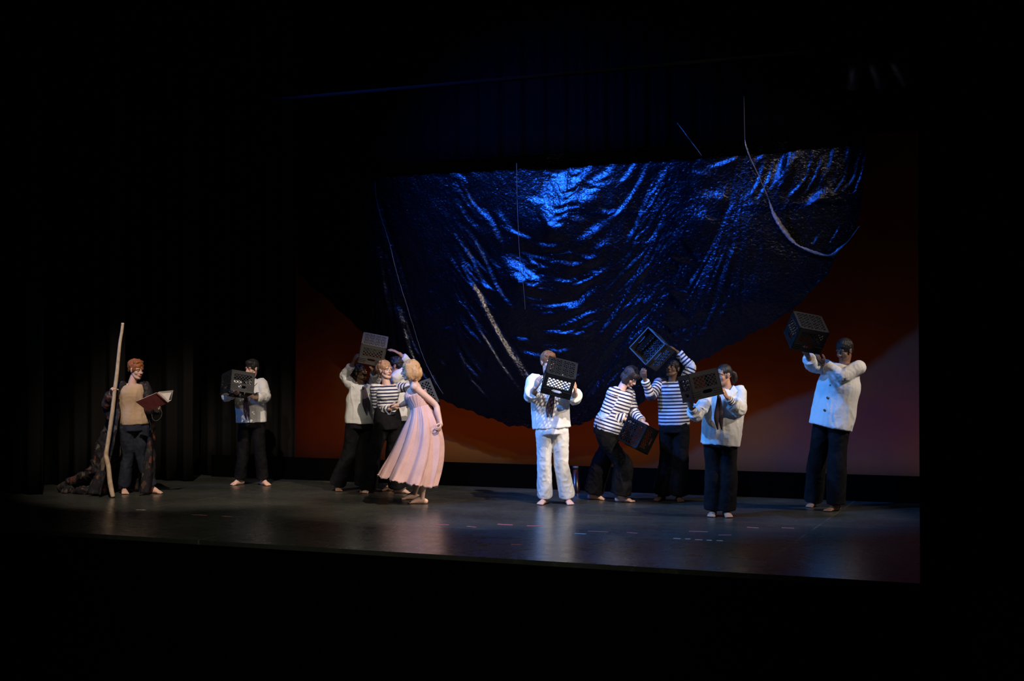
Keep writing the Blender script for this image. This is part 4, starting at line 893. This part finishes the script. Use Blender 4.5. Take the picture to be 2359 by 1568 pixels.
p.trousers('black_wool', .10, .135, waist_t=.42, ankle_frac=.95)

# 7 - woman in the pink dress, bending forward
p = Person((963, 1161), 1.70, -88, (954, 884), (983, 986), (944, 853), -96, -6, 'barefoot person with wavy blond bob in a long pink dress leaning forward', 'f', skin='skin_pale')
p.set_arm('L', (1003, 932, .06), (1016, 978), (1010, 997), (-.9, .2, 0), .9, ws=1, ts=1)
p.set_arm('R', (940, 925, -.10), (922, 934, -.05), (-.9, .05, .1), (0, .2, -.9), .5)
p.set_leg('L', (981, 1075, .06), (972, 1160), -92); p.set_leg('R', (972, 1075, -.08), (955, 1150), -80)
p.hair('hair_blond', [('b', 0, -.035, .04, .098, .10, .092), ('b', 0, -.07, -.04, .085, .06, .07), ('b', .072, -.03, -.03, .035, .07, .085), ('b', -.072, -.03, -.03, .035, .07, .085), ('t', [(.085, 0, .05), (.092, .0, -.03), (.080, .01, -.10)], [(.035, .03), (.035, .03), (.02, .02)]), ('t', [(-.085, 0, .05), (-.094, .0, -.03), (-.082, .01, -.10)], [(.035, .045), (.038, .045), (.022, .03)]), ('t', [(-.06, -.08, .0), (-.06, -.085, -.06), (-.055, -.075, -.115)], [.04, .042, .022]), ('t', [(.06, -.08, .0), (.06, -.085, -.06), (.055, -.075, -.115)], [.04, .042, .022]), ('t', [(0, -.10, .0), (0, -.105, -.06), (0, -.09, -.115)], [.04, .042, .022])], .009, 30, (1, 1, .3), voxel=.0055)
p.finish_body(voxel=.0048)
# bodice
S = Soup(); P_, Q_ = p.rings(.014, top=.80, bot=.40); Q_ = [(a * 1.05, b * 1.12) for a, b in Q_]; S.tube(P_, Q_, hint=p.L, seg=36, sub=6, flat=True)
for b in (1, -1): S.ball(p.pel + (p.neck - p.pel) * .72 + p.F * .090 * p.k + p.L * b * .062 * p.k, .068 * p.k)
m2, V, N = fuse(S, .0065, 2, .8); ang = np.arctan2((V - p.pel) @ p.L, (V - p.pel) @ p.F); V = V + N * (np.sin(ang * 46 + 3 * vnoise(V * 9)) * .0022)[:, None]
finish(m2, V, 'bodice', M['pink_linen'], p.root, p.base)
# skirt
lv = [(968, 936, 21, .150, 6), (970, 948, 25, .175, 6), (972, 964, 33, .205, 4), (972, 985, 41, .225, 0), (968, 1015, 50, .24, -2), (959, 1050, 57, .265, -4), (948, 1080, 61, .285, -8), (937, 1108, 62, .30, -13)]
px2m = FPX / p.d0; rows = []; nu_ = 180; th = np.linspace(0, 2 * math.pi, nu_, endpoint=False)
L_ = catmull([list(map(float, q)) for q in lv], 9)
for i, (cx, cy_, hw, dp, tl) in enumerate(L_):
    t = i / (len(L_) - 1); r_ = 1 + (.035 + .085 * t) * np.sin(10 * th + 1.2 * np.sin(2 * th) + 1.5 * t) + .03 * t * np.sin(23 * th + 1) + .02 * np.sin(37 * th) * (1 - t)
    c = p.pt(cx, cy_, 0); e = (np.cos(th) * hw / px2m * r_); g_ = np.sin(th) * dp * r_
    v = c + e[:, None] * HR + g_[:, None] * HF - (np.cos(th) * tl / px2m + .0 * th)[:, None] * -HZ * 1.0
    if i == len(L_) - 1: v = v + (HZ[None, :] * (.012 * np.sin(th * 17) + .008 * np.sin(th * 41))[:, None])
    rows.append(v)
V = np.vstack(rows); n = len(rows)
F_ = [(i * nu_ + j, i * nu_ + (j + 1) % nu_, (i + 1) * nu_ + (j + 1) % nu_, (i + 1) * nu_ + j) for i in range(n - 1) for j in range(nu_)]
link_mesh('skirt', V, F_, M['pink_linen'], p.root, p.base, True, .005)

# 8 - sailor all in white
p = Person((1281, 1165), 1.77, -2, (1264, 868), (1271, 982), (1263, 834), 22, -6, 'person in an all-white sailor suit holding a black crate before the face, centre stage', 'm', skin='skin_fair', build=.95)
p.set_arm('R', (1222, 911, .10), (1233, 893), (1246, 868), (.75, -.5, .2), .3, ws=1, ts=1)
p.set_arm('L', (1323, 917, .12), (1325, 903), (1325, 880), (-.8, -.3, 0), .35, ws=1, ts=1)
p.set_leg('R', (1254, 1075), (1256, 1160), -25); p.set_leg('L', (1293, 1070), (1307, 1160), 12)
p.hair('hair_brown', [('b', 0, .045, .085, .070, .045, .035), ('b', 0, -.05, .01, .078, .06, .07)], .007, 40)
p.finish_body()
p.shirt('white_poplin', -.03, .195, .012, cuff=.55, sr=(.072, .072, .078), loose=.020, name='sailor_blouse', seed=9, wr=.007)
p.trousers('white_poplin', .080, .090, ankle_frac=.96, wr=.006, seed=11)
p.collar('white_poplin'); p.tie([(1274, 905, .20), (1270, 920, .165), (1267, 940, .160), (1266, 961, .155)], (10, 13, 15, 13))

# 9 - bending person in stripes
p = Person((1405, 1156), 1.66, 55, (1432, 896), (1402, 990), (1453, 868), 52, -42, 'person with a dark brown bob in a striped top bending over a crate held low', 'f', skin='skin_fair', build=1.1)
p.set_arm('R', (1396, 951, .10), (1442, 966), (1464, 971), (.4, -.3, -.8), .6, ws=1, ts=1)
p.set_arm('L', (1458, 945, .0), (1481, 972), (1495, 983), (.1, -.2, -.9), .7, ws=1, ts=1)
p.set_leg('R', (1434, 1070), (1430, 1156), 75); p.set_leg('L', (1388, 1062), (1366, 1150), 60)
p.hair('hair_dark', [('b', 0, -.02, .05, .100, .105, .092), ('b', 0, -.05, -.03, .09, .07, .075), ('b', 0, .05, .07, .08, .055, .05), ('b', -.075, .0, -.03, .028, .055, .07), ('b', .075, .0, -.03, .028, .055, .07)], .008, 30)
p.finish_body()
p.shirt('striped', -.04, .185, .03, cuff=.88, sr=(.078, .070, .050), loose=.022, name='striped_top', attr=True, seed=12, wr=.006)
p.trousers('black_wool', .12, .125, ankle_frac=.93, wr=.009, seed=14, grow=.024)

# 10 - tall person in stripes holding a crate overhead
p = Person((1545, 1156), 1.66, -22, (1549, 878), (1553, 980), (1551, 849), -42, 20, 'person in a striped top with arms up holding a crate overhead', 'f', skin='skin_dark', build=1.02, shl=.03, shr=.02)
p.set_arm('R', (1499, 912, .10), (1485, 873), (1481, 846), (.3, -.5, .6), .5, ws=1, ts=1)
p.set_arm('L', (1592, 846, .05), (1560, 810), (1537, 791), (-.5, -.2, -.8), .6, ws=1, ts=1)
p.set_leg('R', (1537, 1060), (1525, 1152), -35); p.set_leg('L', (1568, 1065), (1563, 1154), 5)
p.hair('hair_black', [('b', 0, -.07, .02, .085, .06, .085), ('b', 0, -.09, -.05, .06, .05, .06)], .006, 44)
p.finish_body()
p.shirt('striped', -.0, .175, .012, cuff=.90, sr=(.068, .060, .046), loose=.016, name='striped_top', attr=True, seed=15)
p.trousers('black_wool', .100, .118, ankle_frac=.97, seed=16)

# 11 - sailor with ponytail
p = Person((1662, 1191), 1.60, -14, (1674, 893), (1660, 1012), (1667, 864), -58, -2, 'person with black ponytail in a white sailor blouse with striped cuffs holding a crate sideways', 'f', skin='skin_tan', build=1.05)
p.set_arm('L', (1703, 945, .14), (1674, 914), (1662, 892), (-.7, -.4, 0), .5, ws=1, ts=1)
p.set_arm('R', (1606, 955, .12), (1590, 938), (1592, 918), (.4, -.3, .8), .4, ws=1, ts=1)
p.set_leg('R', (1645, 1100), (1644, 1188), -20); p.set_leg('L', (1678, 1100), (1672, 1189), 5)
p.hair('hair_black', [('b', 0, -.10, .03, .03, .03, .03), ('t', [(.0, -.11, .03), (0, -.15, .01), (.0, -.165, -.05), (0, -.15, -.10)], [.02, .032, .032, .014])], .004, 50, cap=(0, -.018, .042, .081, .094, .086))
p.finish_body()
p.shirt('white_cotton', -.07, .200, .03, cuff=.55, sr=(.074, .080, .080), loose=.026, name='sailor_blouse', seed=17, wr=.007, hem_drop=.02)
for sd in ('L', 'R'):
    sh, el, wr_ = p.arm[sd]; S = Soup(); S.tube([el + (wr_ - el) * .3, el + (wr_ - el) * .86], [.046, .043], sub=3, seg=16, flat=True)
    m2, V, N = fuse(S, .008, 2); val = ((V - el) @ norm(wr_ - el)) * 1.6 + .4
    finish(m2, V, 'striped_cuff', M['striped'], p.root, p.base, attr=val)
p.trousers('black_wool', .105, .118, ankle_frac=.98, seed=18, grow=.03)
p.collar(); p.tie([(1656, 914, .30), (1656, 935, .22), (1656, 962, .21), (1658, 989, .20)], (8, 14, 18, 12))

# 12 - tall man at the right
p = Person((1905, 1176), 1.88, -42, (1945, 838), (1917, 966), (1945, 808), -52, -14, 'tall person in a white buttoned jacket and black trousers lifting a crate, farthest right', 'm', skin='skin_brown', build=1.03)
p.set_arm('L', (1938, 868, .20), (1898, 838), (1874, 815), (.3, -.2, .9), .5, ws=-1, ts=1)
p.set_arm('R', (1872, 842, .0), (1862, 822), (1852, 802), (.4, -.1, .9), .5, ws=1, ts=1)
p.set_leg('R', (1881, 1075), (1874, 1166), -30); p.set_leg('L', (1928, 1075), (1926, 1176), -50)
p.hair('hair_black', [('b', 0, -.05, .0, .078, .055, .06)], .004, 70, (1, 1, 1), cap=(0, -.02, .047, .089, .103, .094))
p.finish_body()
p.shirt('white_poplin', -.14, .205, .045, cuff=.80, sr=(.074, .066, .058), loose=.026, name='jacket', seed=20, wr=.006)
for t in (.62, .40, .18):
    S = Soup(); S.ball(p.pel + (p.neck - p.pel) * t + p.F * (.225 - .03 * t), .014, None, 10, 6)
    S.out('button', M['button'], p.root, p.base)
p.trousers('black_wool', .098, .100, ankle_frac=.98, seed=21)
